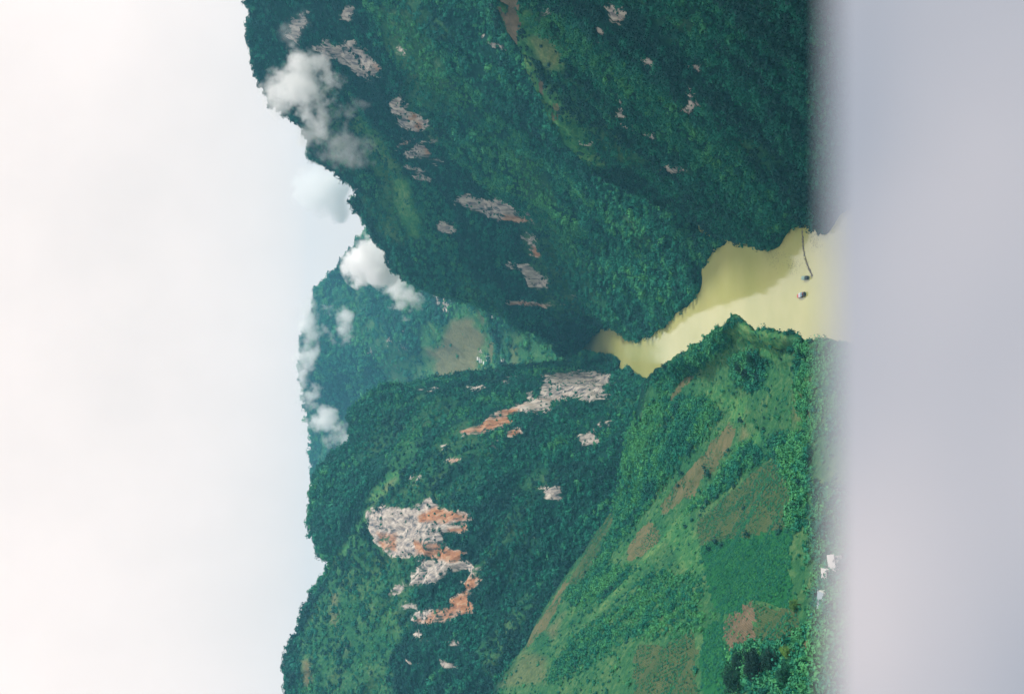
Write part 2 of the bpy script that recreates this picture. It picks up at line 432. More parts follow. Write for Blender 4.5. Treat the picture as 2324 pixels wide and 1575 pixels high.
RN = loft('right_near_spur', [
 [(860,-1300,480),(1150,-1250,420),(1500,-1200,340),(1900,-1100,270), W(420,60,0)],
 [(900,-850,650),(1200,-830,580),(1500,-800,490),(1900,-750,390), W(380,200,0)],
 [(960,-420,800),(1250,-400,720),(1550,-380,620),(1900,-350,500), W(300,330,0)],
 [(1050,-200,880),(1300,-180,800),(1600,-150,700),(1900,-100,610), W(200,470,0)],
 [(1135,20,1050),(1330,40,950),(1560,60,840),(1820,90,720), W(158,600,0)],
 [(1150,65,1068),(1350,90,970),(1570,110,865),(1820,140,755), W(142,660,0)],
 [(1185,110,1085),(1370,140,990),(1580,160,890),(1820,200,790), W(128,720,0)],
 [(1226,206,1120),(1400,230,1030),(1590,260,940),(1810,300,845), W(114,800,0)],
 [(1262,285,1145),(1420,290,1060),(1595,315,970),(1790,360,880),(1885,537,0)],
 [(1300,338,1165),(1440,340,1090),(1600,370,1010),(1760,430,930),(1860,528,0)],
 [(1345,378,1185),(1490,400,1110),(1620,440,1030),(1740,480,960),(1832,513,0)],
 [(1420,412,1185),(1530,450,1120),(1640,490,1060),(1730,515,990),(1795,524,0)],
 [(1500,457,1178),(1590,490,1120),(1670,515,1065),(1740,540,1005),(1778,553,0)],
 [(1560,492,1168),(1620,515,1130),(1680,535,1085),(1730,555,1018),(1758,571,0)],
 [(1620,530,1150),(1645,538,1130),(1670,545,1095),(1695,552,1066),(1722,562,0)],
 [(1652,545,0),(1658,547,0),(1665,549,0),(1675,551,0),(1685,553,0)],
], cell=3.0, nrm_sign=1, amp=11, flow=at(1650,300,930)-at(1450,100,950), seed=23, big=48, back=(40, 65), flowk=4)

LM = loft('left_massif', [
 [(620,2400,1250),(780,2380,1160),(930,2350,1090),(1060,2330,1040),(1200,2300,950)],
 [(640,1900,1420),(800,1900,1320),(950,1880,1240),(1060,1860,1190),(1200,1840,1100)],
 [(662,1700,1500),(800,1700,1400),(950,1690,1330),(1060,1680,1280),(1200,1650,1190)],
 [(657,1548,1545),(780,1560,1440),(930,1560,1370),(1050,1550,1320),(1220,1530,1230)],
 [(653,1502,1560),(780,1510,1450),(930,1520,1380),(1050,1500,1330),(1230,1480,1245)],
 [(676,1440,1590),(790,1440,1480),(930,1440,1400),(1060,1420,1350),(1260,1400,1260)],
 [(714,1345,1620),(810,1350,1510),(940,1350,1430),(1075,1340,1380),(1300,1320,1280)],
 [(752,1287,1636),(826,1295,1530),(950,1295,1440),(1080,1280,1390),(1335,1280,1280)],
 [(724,1246,1642),(806,1240,1545),(938,1235,1455),(1078,1220,1400),(1362,1235,1280)],
 [(706,1180,1660),(790,1170,1580),(920,1150,1490),(1060,1130,1430),(1390,1165,1285)],
 [(712,1110,1690),(790,1110,1610),(920,1080,1530),(1080,1060,1460),(1410,1100,1310)],
 [(727,1066,1710),(800,1060,1640),(940,1020,1560),(1120,1000,1500),(1430,1050,1340)],
 [(789,992,1740),(860,980,1680),(980,960,1600),(1160,950,1530),(1440,1000,1370)],
 [(802,936,1760),(890,925,1700),(1030,910,1640),(1200,920,1560),(1450,950,1390)],
 [(862,884,1780),(960,885,1720),(1100,880,1660),(1260,890,1590),(1460,910,1420)],
 [(975,868,1790),(1070,860,1740),(1180,860,1690),(1300,870,1620),(1470,890,1440)],
 [(1100,845,1790),(1180,842,1760),(1260,848,1710),(1350,860,1640),(1478,872,1450)],
 [(1200,830,1790),(1260,828,1762),(1320,835,1720),(1390,845,1630),(1477,860,0)],
 [(1285,817,1790),(1325,818,1770),(1360,824,1730),(1400,835,1640),(1467,852,0)],
 [(1340,806,1735),(1360,807,1712),(1380,809,1680),(1405,819,1630),(1442,840,0)],
 [(1370,804,0),(1382,804,0),(1395,806,0),(1410,814,0),(1424,824,0)],
], cell=4.2, nrm_sign=1, amp=16, flow=at(1000,1080,1520)-at(830,1300,1550), seed=37, big=80, back=(80,140))

LNC = [
 [(1020,1920,860),(1130,1920,740),(1240,1900,620),(1500,1900,450),(1850,1900,280),(2300,1900,170), W(-190,40,372), W(-190,1.6,397.2), W(-190,-60,397.2)],
 [(1080,1720,940),(1180,1720,820),(1260,1720,700),(1500,1720,520),(1850,1720,330),(2300,1720,200), W(-140,35,375), W(-140,1.6,397.2), W(-140,-60,397.2)],
 [(1138,1548,1000),(1215,1560,890),(1285,1570,790),(1540,1570,570),(1850,1570,375),(2300,1600,230), W(-100,30,378), W(-100,1.6,397.2), W(-100,-60,397.2)],
 [(1200,1465,1040),(1275,1470,930),(1340,1450,840),(1570,1450,610),(1850,1450,405),(2300,1480,260), W(-70,30,378), W(-70,1.6,397.2), W(-70,-60,397.2)],
 [(1284,1320,1090),(1360,1320,985),(1420,1330,890),(1620,1330,665),(1850,1330,450),(2300,1360,290), W(-40,30,376), W(-40,1.6,397.2), W(-40,-60,397.2)],
 [(1338,1246,1120),(1415,1235,1015),(1490,1240,925),(1660,1230,715),(1850,1220,505),(2300,1240,320), W(-15,30,372), W(-15,1.6,397.2), W(-15,-60,397.2)],
 [(1392,1163,1140),(1480,1140,1040),(1560,1145,950),(1700,1110,770),(1850,1110,560),(2300,1130,350), W(5,30,370), W(5,1.6,397.2), W(5,-60,397.2)],
 [(1412,1085,1150),(1505,1070,1050),(1597,1080,950),(1720,1060,785),(1855,1050,590),(2300,1070,365), W(20,32,368), W(20,1.6,397.2), W(20,-60,397.2)],
 [(1432,1005,1160),(1530,1000,1060),(1630,1010,950),(1740,1000,805),(1860,1000,620),(2300,1010,380), W(35,35,366), W(35,1.6,397.2), W(35,-60,397.2)],
 [(1458,920,1170),(1570,910,1060),(1680,920,940),(1770,910,820),(1870,900,680),(2300,900,420), W(60,38,364), W(60,1.6,397.2), W(60,-60,397.2)],
 [(1479,860,1180),(1590,845,1065),(1700,845,935),(1790,840,840),(1880,835,740),(2250,800,480), W(90,40,362), W(90,1.6,397.2), W(90,-60,397.2)],
 [(1520,827,1130),(1610,812,1035),(1710,815,925),(1797,810,845),(1880,810,765),(2220,770,520), W(115,45,358), W(115,1.6,397.2), W(115,-60,397.2)],
 [(1562,799,1080),(1635,785,1000),(1722,790,918),(1803,786,850),(1880,788,785),(2200,740,560), W(140,50,350), W(140,1.6,397.2), W(140,-60,397.2)],
 [(1600,770,1030),(1655,762,980),(1732,770,905),(1808,768,850),(1875,775,795),(2170,725,580), W(170,60,340), W(170,1.6,397.2), W(170,-60,397.2)],
 [(1640,743,980),(1678,762,955),(1742,778,897),(1810,785,850),(1868,800,803),(2150,770,600), W(200,70,330), W(200,1.6,397.2), W(200,-60,397.2)],
 [(1671,716,955),(1700,748,930),(1746,758,888),(1800,766,850),(1850,782,812),(2100,740,640), W(230,90,300), W(230,1.6,397.2), W(230,-60,397.2)],
 [('b',1670,716,955,12,-15,-18),('b',1700,729,930,12,-15,-18),('b',1746,735,888,12,-15,-18),('b',1800,741,850,12,-15,-18),('b',1850,757,812,12,-15,-18),('b',2100,680,640,12,-12,-14), W(290,180,200), W(290,1.6,397.2), W(290,-60,397.2)],
 [('b',1670,716,955,60,-55,-70),('b',1700,729,930,60,-55,-70),('b',1746,735,888,60,-55,-70),('b',1800,741,850,60,-55,-70),('b',1850,757,812,60,-55,-70),('b',2100,680,640,50,-45,-70), W(350,210,120), W(380,1.6,395), W(380,-60,395)],
]
for i, k in {5: .975, 6: .95, 7: .93, 8: .91, 9: .893, 10: .88, 11: .87, 12: .862, 13: .855, 14: .847, 15: .84, 16: .84, 17: .84}.items():
    LNC[i] = [((q[0], q[1], q[2], q[3] * k) + q[4:] if q[0] == 'b' else (q[0], q[1], q[2] * k)) if q[0] != 'w' else q for q in LNC[i]]
LNC.insert(0, [(960,2300,760),(1080,2300,640),(1220,2280,520),(1500,2280,380),(1850,2280,230),(2300,2280,140), W(-260,45,368), W(-260,1.6,397.2), W(-260,-60,397.2)])
LN = loft('left_near_slope', LNC, cell=2.6, nrm_sign=1, amp=5.5, flow=at(1600,1000,900)-at(1350,1270,950), seed=51, big=42, back=(60,100), flowk=4, back_left=9)

# far mountain behind the river bend
def far_cols():
    sk = [(400,900),(480,860),(540,815),(565,803),(595,772),(630,746),(657,721),(690,718),(720,706),(770,693),(800,684),(835,680),(880,689),(930,700),(1000,711),(1050,714),(1078,714),(1130,735),(1200,760),(1300,790),(1450,820)]
    us = [690,800,900,1000,1100,1200,1290,1345]; ts = [3700,3400,3100,2800,2480,2240,2080,1990]
    out = []
    for v, u0 in sk:
        row = []
        for k in range(7):
            uu = u0 + (1340 - u0) * (k / 6)
            t = np.interp(uu, us, ts) * (1 + 0.03 * math.sin(v * 0.021 + k))
            row.append((uu, v + (k * 6 * math.sin(v * .01)), t))
        out.append(row)
    return out
FM = loft('far_mountain', far_cols(), cell=9.0, nrm_sign=1, amp=16, flow=at(1000,1000,2800)-at(850,700,3300), seed=71, big=200, back=(300,600))
# ------------------------------------------------------------------ surveyed cover (rock, stains, grass, soil, fields)
ROCKS = {
 'right_massif': [
  [(708,112),(733,94),(773,97),(804,89),(822,107),(847,132),(865,150),(862,170),(834,185),(796,165),(771,150),(733,129)],
  [(776,16),(804,16),(809,43),(799,54),(784,43)],
  [(885,231),(910,213),(923,246),(897,260)], [(895,281),(915,256),(941,256),(979,286),(946,302),(930,294)],
  [(900,322),(923,314),(923,330),(903,337)], [(936,322),(961,322),(981,345),(1001,365),(991,380),(971,365),(925,362)],
  [(1024,453),(1041,440),(1077,446),(1110,458),(1140,440),(1178,446),(1205,465),(1222,490),(1216,505),(1140,505),(1100,492),(1070,480),(1030,467)],
  [(1105,412),(1140,418),(1168,440),(1140,440)], [(1140,352),(1165,358),(1197,385),(1187,397),(1160,382)],
  [(1185,526),(1215,537),(1227,585),(1210,580),(1193,550)], [(1150,598),(1203,603),(1247,640),(1240,658),(1200,652),(1190,622)],
  [(992,500),(1030,508),(1028,532),(995,526)], [(940,392),(985,404),(990,414),(945,404)],
  [(1150,684),(1230,684),(1285,692),(1230,697),(1160,692)], [(1275,660),(1290,668),(1284,676)],
  [(855,20),(870,30),(860,40)], [(925,375),(970,388),(960,395),(930,385)], [(965,308),(985,318),(975,322)],
  [(655,40),(690,20),(700,60),(670,100),(650,90)] ],
 'right_middle_spur': [ [(1095,72),(1112,84),(1143,104),(1136,110),(1108,96)], [(905,112),(915,112),(912,125)], [(985,145),(1002,145),(1000,152)] ],
 'right_near_spur': [
  [(1370,14),(1410,16),(1418,40),(1400,62),(1385,45)], [(1222,20),(1240,20),(1245,40),(1230,38)],
  [(1355,66),(1368,72),(1362,86)], [(1357,98),(1366,98),(1362,106)],
  [(1450,132),(1468,136),(1488,146),(1470,150)], [(1398,215),(1408,218),(1422,236),(1412,238)], [(1400,248),(1415,246),(1418,268),(1402,270)],
  [(1424,282),(1434,284),(1438,298)], [(1458,296),(1470,300),(1496,312),(1488,324),(1462,312)],
  [(1556,196),(1570,200),(1574,228),(1585,246),(1570,262),(1540,250),(1556,236)],
  [(1500,376),(1520,374),(1560,382),(1556,392),(1520,392),(1505,388)], [(1555,150),(1590,156),(1580,166)], [(1325,325),(1335,325),(1333,334)] ],
 'left_massif': [
  [(827,1162),(853,1146),(903,1156),(953,1149),(983,1126),(1000,1156),(1066,1162),(1063,1182),(1019,1189),(1069,1195),(1063,1209),(1013,1212),(1019,1245),(1056,1255),(1036,1272),(1003,1272),(953,1259),(930,1265),(893,1265),(867,1245),(850,1222),(840,1185)],
  [(953,1272),(1019,1272),(1096,1285),(1083,1298),(1036,1292),(970,1328),(926,1325),(936,1305)],
  [(1046,1325),(1079,1292),(1083,1328),(1063,1338)],
  [(1036,1351),(1056,1341),(1083,1365),(1083,1378),(1036,1405),(1003,1415),(970,1425),(940,1415),(933,1391),(986,1381),(1019,1381)],
  [(943,1428),(966,1435),(966,1447),(940,1445)], [(1026,1449),(1051,1453),(1040,1468),(1018,1462)], [(996,1498),(1042,1503),(1037,1516),(1000,1514)],
  [(910,1365),(935,1372),(930,1382),(905,1378)], [(895,1328),(925,1325),(915,1345),(890,1348)], [(915,1490),(955,1505),(945,1512),(915,1500)],
  [(930,1089),(950,1073),(956,1089),(940,1101)], [(1016,1046),(1039,1036),(1049,1043),(1026,1055)], [(1000,1012),(1012,1010),(1008,1022)],
  [(1039,978),(1097,965),(1127,927),(1148,929),(1163,960),(1115,975),(1059,990)], [(1145,980),(1185,972),(1190,984),(1150,992)], [(1115,1008),(1132,1000),(1130,1012)],
  [(1233,856),(1266,849),(1286,849),(1306,841),(1372,846),(1395,861),(1374,903),(1341,911),(1296,903),(1266,913),(1240,931),(1205,939),(1167,934),(1144,949),(1144,930),(1202,915),(1230,891)],
  [(1321,992),(1359,960),(1390,955),(1356,979),(1369,1005),(1326,1008)], [(1228,1107),(1268,1100),(1273,1138),(1251,1134)],
  [(952,884),(998,877),(992,889),(956,892)], [(1058,880),(1095,872),(1104,881),(1070,888)], [(1131,862),(1167,853),(1152,869)],
  [(1104,915),(1122,908),(1118,920)], [(1190,896),(1206,892),(1202,906)], [(1098,948),(1110,938),(1112,946)],
  [(1125,742),(1140,736),(1136,750)], [(1200,1220),(1216,1216),(1210,1226)] ],
 'far_mountain': [ [(978,662),(998,672),(1016,694),(1018,706),(1008,706),(996,686)], [(1018,676),(1030,680),(1024,688)], [(903,742),(916,745),(912,755)],
  [(913,780),(925,788),(930,800),(915,792)], [(874,760),(882,770),(885,790),(878,780)], [(835,794),(848,796),(842,803)], [(1088,795),(1091,792),(1094,800)] ],
}
ORANGE = {
 'right_massif': [[(900,322),(923,314),(923,330),(903,337)],[(955,335),(985,345),(1001,365),(991,380),(965,360)],[(1130,484),(1216,482),(1222,500),(1210,508),(1135,508)],[(1105,412),(1140,418),(1168,445),(1130,448)],[(1200,556),(1227,560),(1227,585),(1205,580)],[(1150,684),(1230,684),(1285,692),(1230,697),(1160,692)],[(925,240),(935,250),(960,290),(945,295)],[(850,148),(862,150),(860,160)]],
 'left_massif': [[(862,1205),(910,1215),(900,1252),(865,1250)],[(943,1225),(996,1228),(1019,1245),(1060,1252),(1036,1275),(986,1270),(940,1255)],[(1013,1198),(1072,1192),(1066,1212),(1010,1212)],[(1036,1351),(1056,1341),(1085,1365),(1083,1378),(1036,1405),(1003,1418),(965,1425),(940,1410),(986,1381)],[(1039,978),(1097,962),(1127,925),(1150,929),(1163,960),(1115,978),(1059,990)],[(1144,922),(1172,930),(1165,960),(1144,965)],[(1145,975),(1185,970),(1190,986),(1150,992)],[(1016,1046),(1039,1036),(1049,1043),(1026,1055)],[(1046,1325),(1079,1300),(1083,1328),(1063,1338)],[(950,1170),(990,1150),(1060,1165),(1060,1180),(960,1190)]],
 'right_near_spur': [[(1395,45),(1412,45),(1405,66)]],
}
GRASS = {
 'right_massif': [([(889,400),(925,403),(935,443),(950,473),(960,511),(955,539),(925,544),(910,501),(892,461)],1.0), ([(790,235),(830,258),(870,316),(905,376),(925,420),(890,422),(850,400),(820,340),(800,290)],0.7),
   ([(860,420),(885,410),(905,500),(920,560),(880,540),(850,490)],0.55), ([(815,440),(830,440),(880,520),(900,560),(860,530)],0.45), ([(700,180),(760,200),(790,300),(780,380),(730,300)],0.45), ([(1030,620),(1090,640),(1130,700),(1060,690)],0.25)],
 'right_middle_spur': [([(850,20),(960,20),(1010,160),(1040,260),(960,230),(880,120)],0.45), ([(1190,480),(1230,470),(1330,600),(1390,715),(1370,720),(1290,610)],0.38),([(1150,330),(1230,380),(1280,470),(1200,450)],0.3),([(1400,480),(1440,500),(1480,570),(1450,560)],0.35)],
 'right_near_spur': [([(1125,10),(1150,10),(1195,110),(1245,205),(1310,320),(1360,372),(1335,385),(1290,345),(1215,215),(1175,110)],0.95),([(1150,20),(1200,20),(1230,70),(1280,110),(1285,150),(1262,168),(1235,160),(1210,120),(1190,100)],0.95),([(1150,70),(1170,100),(1200,150),(1210,170),(1185,150),(1160,100)],0.9),
   ([(1215,200),(1250,190),(1290,240),(1340,300),(1380,380),(1350,390),(1300,350),(1255,285)],0.75),([(1290,250),(1340,240),(1400,300),(1440,380),(1380,370)],0.35),([(1480,40),(1560,30),(1600,100),(1540,120)],0.2),([(1650,300),(1750,320),(1840,460),(1780,440)],0.28),([(1270,160),(1330,200),(1360,250),(1310,220)],0.4)],
 'left_massif': [([(830,1144),(850,1104),(885,1070),(916,1062),(912,1090),(882,1118),(849,1142)],0.95),([(870,1060),(915,995),(965,1000),(940,1060),(915,1075)],0.55),([(752,1284),(795,1212),(838,1146),(850,1153),(808,1228),(770,1304)],0.85),
   ([(765,1290),(860,1265),(900,1330),(885,1400),(890,1600),(680,1600),(680,1450),(730,1350)],0.55),([(790,1210),(850,1230),(880,1290),(800,1290)],0.6),([(860,1380),(890,1370),(930,1420),(880,1500),(850,1460)],0.6),
   ([(880,920),(1000,900),(1080,880),(1000,960),(900,1000),(820,1050),(810,1020)],0.3),([(1080,1470),(1120,1440),(1200,1340),(1220,1360),(1140,1480),(1110,1540)],0.45),([(1160,1200),(1200,1180),(1230,1240),(1150,1330)],0.18)],
 'far_mountain': [([(955,735),(1021,728),(1050,685),(1085,700),(1110,740),(1130,800),(1130,870),(960,900),(955,800)],0.85),([(760,650),(850,720),(960,850),(1000,900),(940,900),(850,800),(760,720)],0.4),([(850,800),(960,800),(980,900),(900,900)],0.5),([(1140,740),(1290,790),(1300,810),(1140,840)],0.65)],
 'left_near_slope': [([(1130,1560),(1290,1300),(1395,1170),(1420,1080),(1478,858),(1560,798),(1670,714),(1900,760),(2400,700),(2400,1700),(1700,1700),(1130,1750)],0.62),
   ([(1300,1440),(1370,1360),(1470,1250),(1560,1150),(1590,1110),(1600,1125),(1500,1240),(1420,1330),(1350,1400),(1300,1450)],1.0),([(1500,1200),(1560,1160),(1600,1260),(1600,1340),(1540,1290)],0.9),
   ([(1640,900),(1700,895),(1690,960),(1660,960)],1.0),([(1600,880),(1670,850),(1650,930),(1590,930)],0.9),([(1660,1090),(1700,1000),(1720,970),(1740,990),(1690,1080),(1640,1130)],1.0),([(1640,760),(1680,730),(1790,760),(1760,830),(1690,790)],0.9),
   ([(1420,1020),(1480,960),(1500,1000),(1440,1060)],0.85)],
}
SOIL = {
 'far_mountain': [([(1023,728),(1061,722),(1075,727),(1075,740),(1099,760),(1101,773),(1091,796),(1085,813),(1081,841),(1031,850),(998,861),(987,836),(990,816),(968,803),(968,790),(987,796),(1005,780),(1008,760)],0.72),([(1109,778),(1119,777),(1121,806),(1113,820)],0.9),([(1091,713),(1106,715),(1095,733)],0.8),([(1160,790),(1170,790),(1175,830),(1163,830)],0.5)],
 'right_near_spur': [([(1198,84),(1220,81),(1256,89),(1275,119),(1261,160),(1241,157),(1220,129)],0.38)],
 'left_massif': [([(688,1500),(700,1500),(706,1540),(700,1560),(692,1550)],0.9),([(755,1345),(765,1345),(763,1420),(754,1410)],0.7),([(780,1450),(795,1460),(785,1490)],0.4),([(868,1110),(890,1090),(900,1085),(880,1112)],0.7)],
 'left_near_slope': [([(1240,1430),(1285,1390),(1270,1420),(1255,1450)],0.5),([(1190,1480),(1240,1490),(1240,1548),(1130,1560)],0.35),([(1690,965),(1700,985),(1680,1000)],0.6),([(1790,1500),(1830,1430),(1860,1400),(1850,1470)],0.7),([(1800,860),(1850,850),(1840,950),(1800,960)],0.35)],
}
FIELDS = {
 'left_near_slope': [
  (F_BROWN, [(1283,1316),(1297,1338),(1278,1348),(1245,1415),(1208,1458),(1186,1478),(1186,1466),(1218,1415)]),
  (F_OLIVE, [(1384,1152),(1394,1192),(1377,1225),(1361,1265),(1324,1322),(1291,1330),(1289,1322),(1318,1272),(1341,1232),(1367,1179)]),
  (F_BROWN, [(1474,1179),(1487,1192),(1499,1219),(1490,1232),(1460,1262),(1431,1272),(1421,1268),(1427,1242),(1444,1209)]),
  (F_BROWN, [(1653,962),(1668,980),(1661,1008),(1640,1038),(1620,1070),(1590,1090),(1573,1126),(1550,1132),(1520,1156),(1507,1169),(1499,1146),(1540,1089),(1577,1049),(1610,1010)]),
  (F_OLIVE, [(1756,1038),(1775,1078),(1797,1123),(1797,1145),(1794,1190),(1768,1201),(1700,1216),(1633,1227),(1592,1235),(1581,1184),(1629,1141),(1685,1093),(1715,1066)]),
  (F_GREEN, [(1592,1238),(1629,1229),(1704,1218),(1768,1203),(1797,1195),(1794,1257),(1797,1328),(1805,1384),(1760,1377),(1715,1361),(1685,1371),(1678,1391),(1637,1395),(1622,1388),(1607,1328),(1596,1279)]),
  (F_SOIL, [(1644,1399),(1663,1396),(1685,1374),(1708,1366),(1712,1399),(1715,1440),(1704,1455),(1674,1470),(1659,1481),(1648,1448)]),
  (F_OLIVE, [(1712,1370),(1760,1379),(1805,1388),(1820,1410),(1809,1436),(1783,1462),(1730,1466),(1714,1451),(1717,1429)]),
  (F_BROWN, [(1572,851),(1561,873),(1541,893),(1519,908),(1524,894),(1544,868),(1559,850)]),
  (F_OLIVE, [(1402,972),(1407,992),(1410,1023),(1405,1056),(1387,1071),(1377,1058),(1367,1025),(1359,1018),(1367,1003),(1385,987)]),
  (F_OLIVE, [(1444,1464),(1510,1464),(1575,1430),(1583,1478),(1580,1580),(1436,1580)]),
  (F_GREEN, [(1592,1425),(1638,1402),(1648,1470),(1656,1580),(1592,1580)]),
 ],
 'right_near_spur': [
  (F_SOIL, [(1126,-30),(1133,20),(1147,64),(1167,102),(1172,99),(1180,59),(1177,28),(1170,-30)]),
  (F_SOIL, [(1222,178),(1234,185),(1232,221),(1224,215)]),
  (F_BROWN, [(1256,233),(1271,241),(1269,266),(1256,281),(1247,266)]),
 ],
}

FLOWS = {'right_massif': at(900,500,1720)-at(700,150,1620), 'right_middle_spur': at(1500,650,1400)-at(1200,340,1500), 'right_near_spur': at(1650,300,930)-at(1450,100,950),
         'left_massif': at(1000,1080,1520)-at(830,1300,1550), 'left_near_slope': at(1600,1000,900)-at(1350,1270,950), 'far_mountain': at(1000,1000,2800)-at(850,700,3300), 'distant_peak': np.array([1.0, 0, 0.3])}
HILLS = {}
for name, M in MASSES.items():
    u, v = M.u + 5 * fbm(M.P, 18, 3, 90), M.v + 5 * fbm(M.P, 18, 3, 95)
    fu = 20 * fbm(stretch(M.P, (0, 0, 1), 5), 11, 3, 97) if name != 'left_near_slope' else 0
    M.attrs['rock'] = softmask(u + fu, v, ROCKS.get(name, []), 7)
    M.attrs['orange'] = softmask(u + fu, v, ORANGE.get(name, []), 7)
    for key, tab in (('grass', GRASS), ('soil', SOIL)):
        for p, s in tab.get(name, []):
            M.attrs[key] = np.maximum(M.attrs[key], softmask(u, v, [p], 7) * s)
    band = fbm(stretch(M.P, FLOWS[name], 4.5), {'far_mountain': 160, 'left_near_slope': 40}.get(name, 75), 3, 330)
    M.attrs['grass'] = np.maximum(M.attrs['grass'], np.clip(band * 2.2 - 0.45, 0, {'right_near_spur': .3, 'left_near_slope': .7}.get(name, .42)))
    # cliffs get fissures and ledges of their own
    k = M.attrs['rock'] > 0.05
    if k.any():
        Pk = M.P[k]
        fz = ridged(stretch(Pk, (0, 0, 1), 4.0), 16, 3, 200) * 1.7 + fbm(Pk * np.array([1, 1, 2.5]), 14, 3, 210) * 2.2
        M.P[k] += M.nn[k] * (fz * M.attrs['rock'][k])[:, None]
    for a in M.attrs: M.attrs[a] = M.attrs[a].reshape(-1)
    fc_u = M.u[M.q].mean(1); fc_v = M.v[M.q].mean(1)
    front = np.ones(len(M.q), bool)
    taken = np.zeros(len(M.q), bool)
    M.field_face = np.zeros(len(M.q), bool); fmat = np.zeros(len(M.q))
    row_of_face = (np.arange(len(M.q)) // (M.nc - 1)); crest_row = int(M.nr * 3 / 8.0)
    wu, wv_ = fbm(M.P[M.q[:, 0]], 14, 3, 500) * 5, fbm(M.P[M.q[:, 0]], 14, 3, 505) * 5
    for mat, poly in FIELDS.get(name, []):
        k = inpoly(fc_u + wu, fc_v + wv_, poly) & ~taken
        if name == 'left_near_slope': k &= row_of_face > M.nr * 2.7 / 12
        else: k &= row_of_face > M.nr * 2.7 / 8
        taken |= k; fmat[k] = {'dry_crop': .62, 'young_crop_over_soil': .42, 'green_crop': .22, 'ploughed_soil': .72}[mat.name]
        sub = M.q[k]
        ids, inv = np.unique(sub, return_inverse=True)
        o = mesh_obj('crop_field', M.P[ids], inv.reshape(sub.shape).astype(np.int32), mat, smooth=True)
        tag(o, kind='structure')
    M.field_face = taken
    M.field_mat = fmat
    # bare cliffs split off as their own terrain pieces
    rf = M.attrs['rock'][M.q].mean(1) > 0.5
    if rf.any():
        sub = M.q[rf & ~taken]; ids, inv = np.unique(sub, return_inverse=True)
        o = mesh_obj('rock_cliff', M.P[ids], inv.reshape(sub.shape).astype(np.int32), M_HILL, smooth=True, attrs={a: M.attrs[a][ids] for a in M.attrs})
        tag(o, kind='structure')
    rest = M.q[~taken & ~rf]
    ids, inv = np.unique(rest, return_inverse=True)
    o = mesh_obj('hillside' if name != 'distant_peak' else 'distant_hill', M.P[ids], inv.reshape(rest.shape).astype(np.int32), M_HILL, smooth=True, attrs={a: M.attrs[a][ids] for a in M.attrs})
    tag(o, kind='structure'); HILLS[name] = o

# valley floor sheet out to the horizon and the river on it
g = mesh_obj('ground', [(-4150, -1550, -40), (4150, -1550, -40), (4150, 4550, -40), (-4150, 4550, -40)], [(0, 1, 2, 3)], M_HILL); tag(g, kind='structure')

def water_mat():
    m, n, l, b = new_mat('silty_green_water')
    geo = n.new('ShaderNodeNewGeometry'); pos = geo.outputs['Position']
    n1 = N(n, 'ShaderNodeTexNoise', i_Scale=0.012, i_Detail=4.0); l.new(pos, n1.inputs['Vector'])
    r = ramp(n, [(0.35, (0.47, 0.465, 0.145)), (0.65, (0.57, 0.54, 0.20))]); l.new(n1.outputs['Fac'], r.inputs['Fac'])
    l.new(r.outputs['Color'], b.inputs['Base Color'])
    b.inputs['Roughness'].default_value = 0.04; b.inputs['IOR'].default_value = 2.5
    n2 = N(n, 'ShaderNodeTexNoise', i_Scale=0.35, i_Detail=4.0); l.new(pos, n2.inputs['Vector'])
    bp = N(n, 'ShaderNodeBump', i_Strength=0.05, i_Distance=0.2); l.new(n2.outputs['Fac'], bp.inputs['Height']); l.new(bp.outputs['Normal'], b.inputs['Normal'])
    return m
wv = [(-160, 150, 0), (500, 150, 0), (500, 1500, 0), (300, 2300, 0), (-500, 2300, 0), (-160, 1500, 0)]
wat = mesh_obj('river', wv, [tuple(range(6))], water_mat()); tag(wat, kind='structure')

# ------------------------------------------------------------------ air
hz_m = bpy.data.materials.new('haze'); hz_m.use_nodes = True
hn, hl = hz_m.node_tree.nodes, hz_m.node_tree.links
hn.clear()
ho = hn.new('ShaderNodeOutputMaterial'); pv = hn.new('ShaderNodeVolumePrincipled')
pv.inputs['Color'].default_value = (0.22, 0.68, 1.0, 1); pv.inputs['Density'].default_value = 0.000085; pv.inputs['Anisotropy'].default_value = 0.1
hl.new(pv.outputs['Volume'], ho.inputs['Volume'])
X0, X1, Y0, Y1, Z0, Z1 = -4200, 4200, -1600, 4600, -41, max(float(M.P[:, 2].max()) for M in MASSES.values()) + 25
bx = mesh_obj('haze', [(X0,Y0,Z0),(X1,Y0,Z0),(X1,Y1,Z0),(X0,Y1,Z0),(X0,Y0,Z1),(X1,Y0,Z1),(X1,Y1,Z1),(X0,Y1,Z1)],
  [(0,3,2,1),(4,5,6,7),(0,1,5,4),(1,2,6,5),(2,3,7,6),(3,0,4,7)], hz_m); tag(bx, kind='stuff')

# ------------------------------------------------------------------ shrubs and trees
def leaf_cloud(nl, size, R=(1, 1, 0.9), seed=0, lumps=5, zc=0.75):
    r = np.random.default_rng(seed)
    L = r.normal(0, 0.38, (lumps, 3)) * np.array([1, 1, 0.7]); rad = r.uniform(0.45, 0.75, lumps)
    V, Fc = [], []
    for i in range(nl):
        k = r.integers(lumps)
        d = r.normal(size=3); d /= np.linalg.norm(d)
        if d[2] < -0.5: d[2] *= -1
        p = L[k] + d * rad[k] * r.uniform(0.8, 1.05)
        nrm = d + r.normal(0, 0.45, 3); nrm /= np.linalg.norm(nrm)
        a = np.cross(nrm, r.normal(size=3)); a /= np.linalg.norm(a); b2 = np.cross(nrm, a)
        s = size * r.uniform(0.6, 1.3)
        c = (p * np.array(R)) + np.array([0, 0, zc])
        b0 = len(V)
        V += [c + a * s, c + b2 * s * 0.8, c - a * s, c - b2 * s * 0.8]
        Fc.append((b0, b0 + 1, b0 + 2, b0 + 3))
    return np.array(V), np.array(Fc, dtype=np.int32)
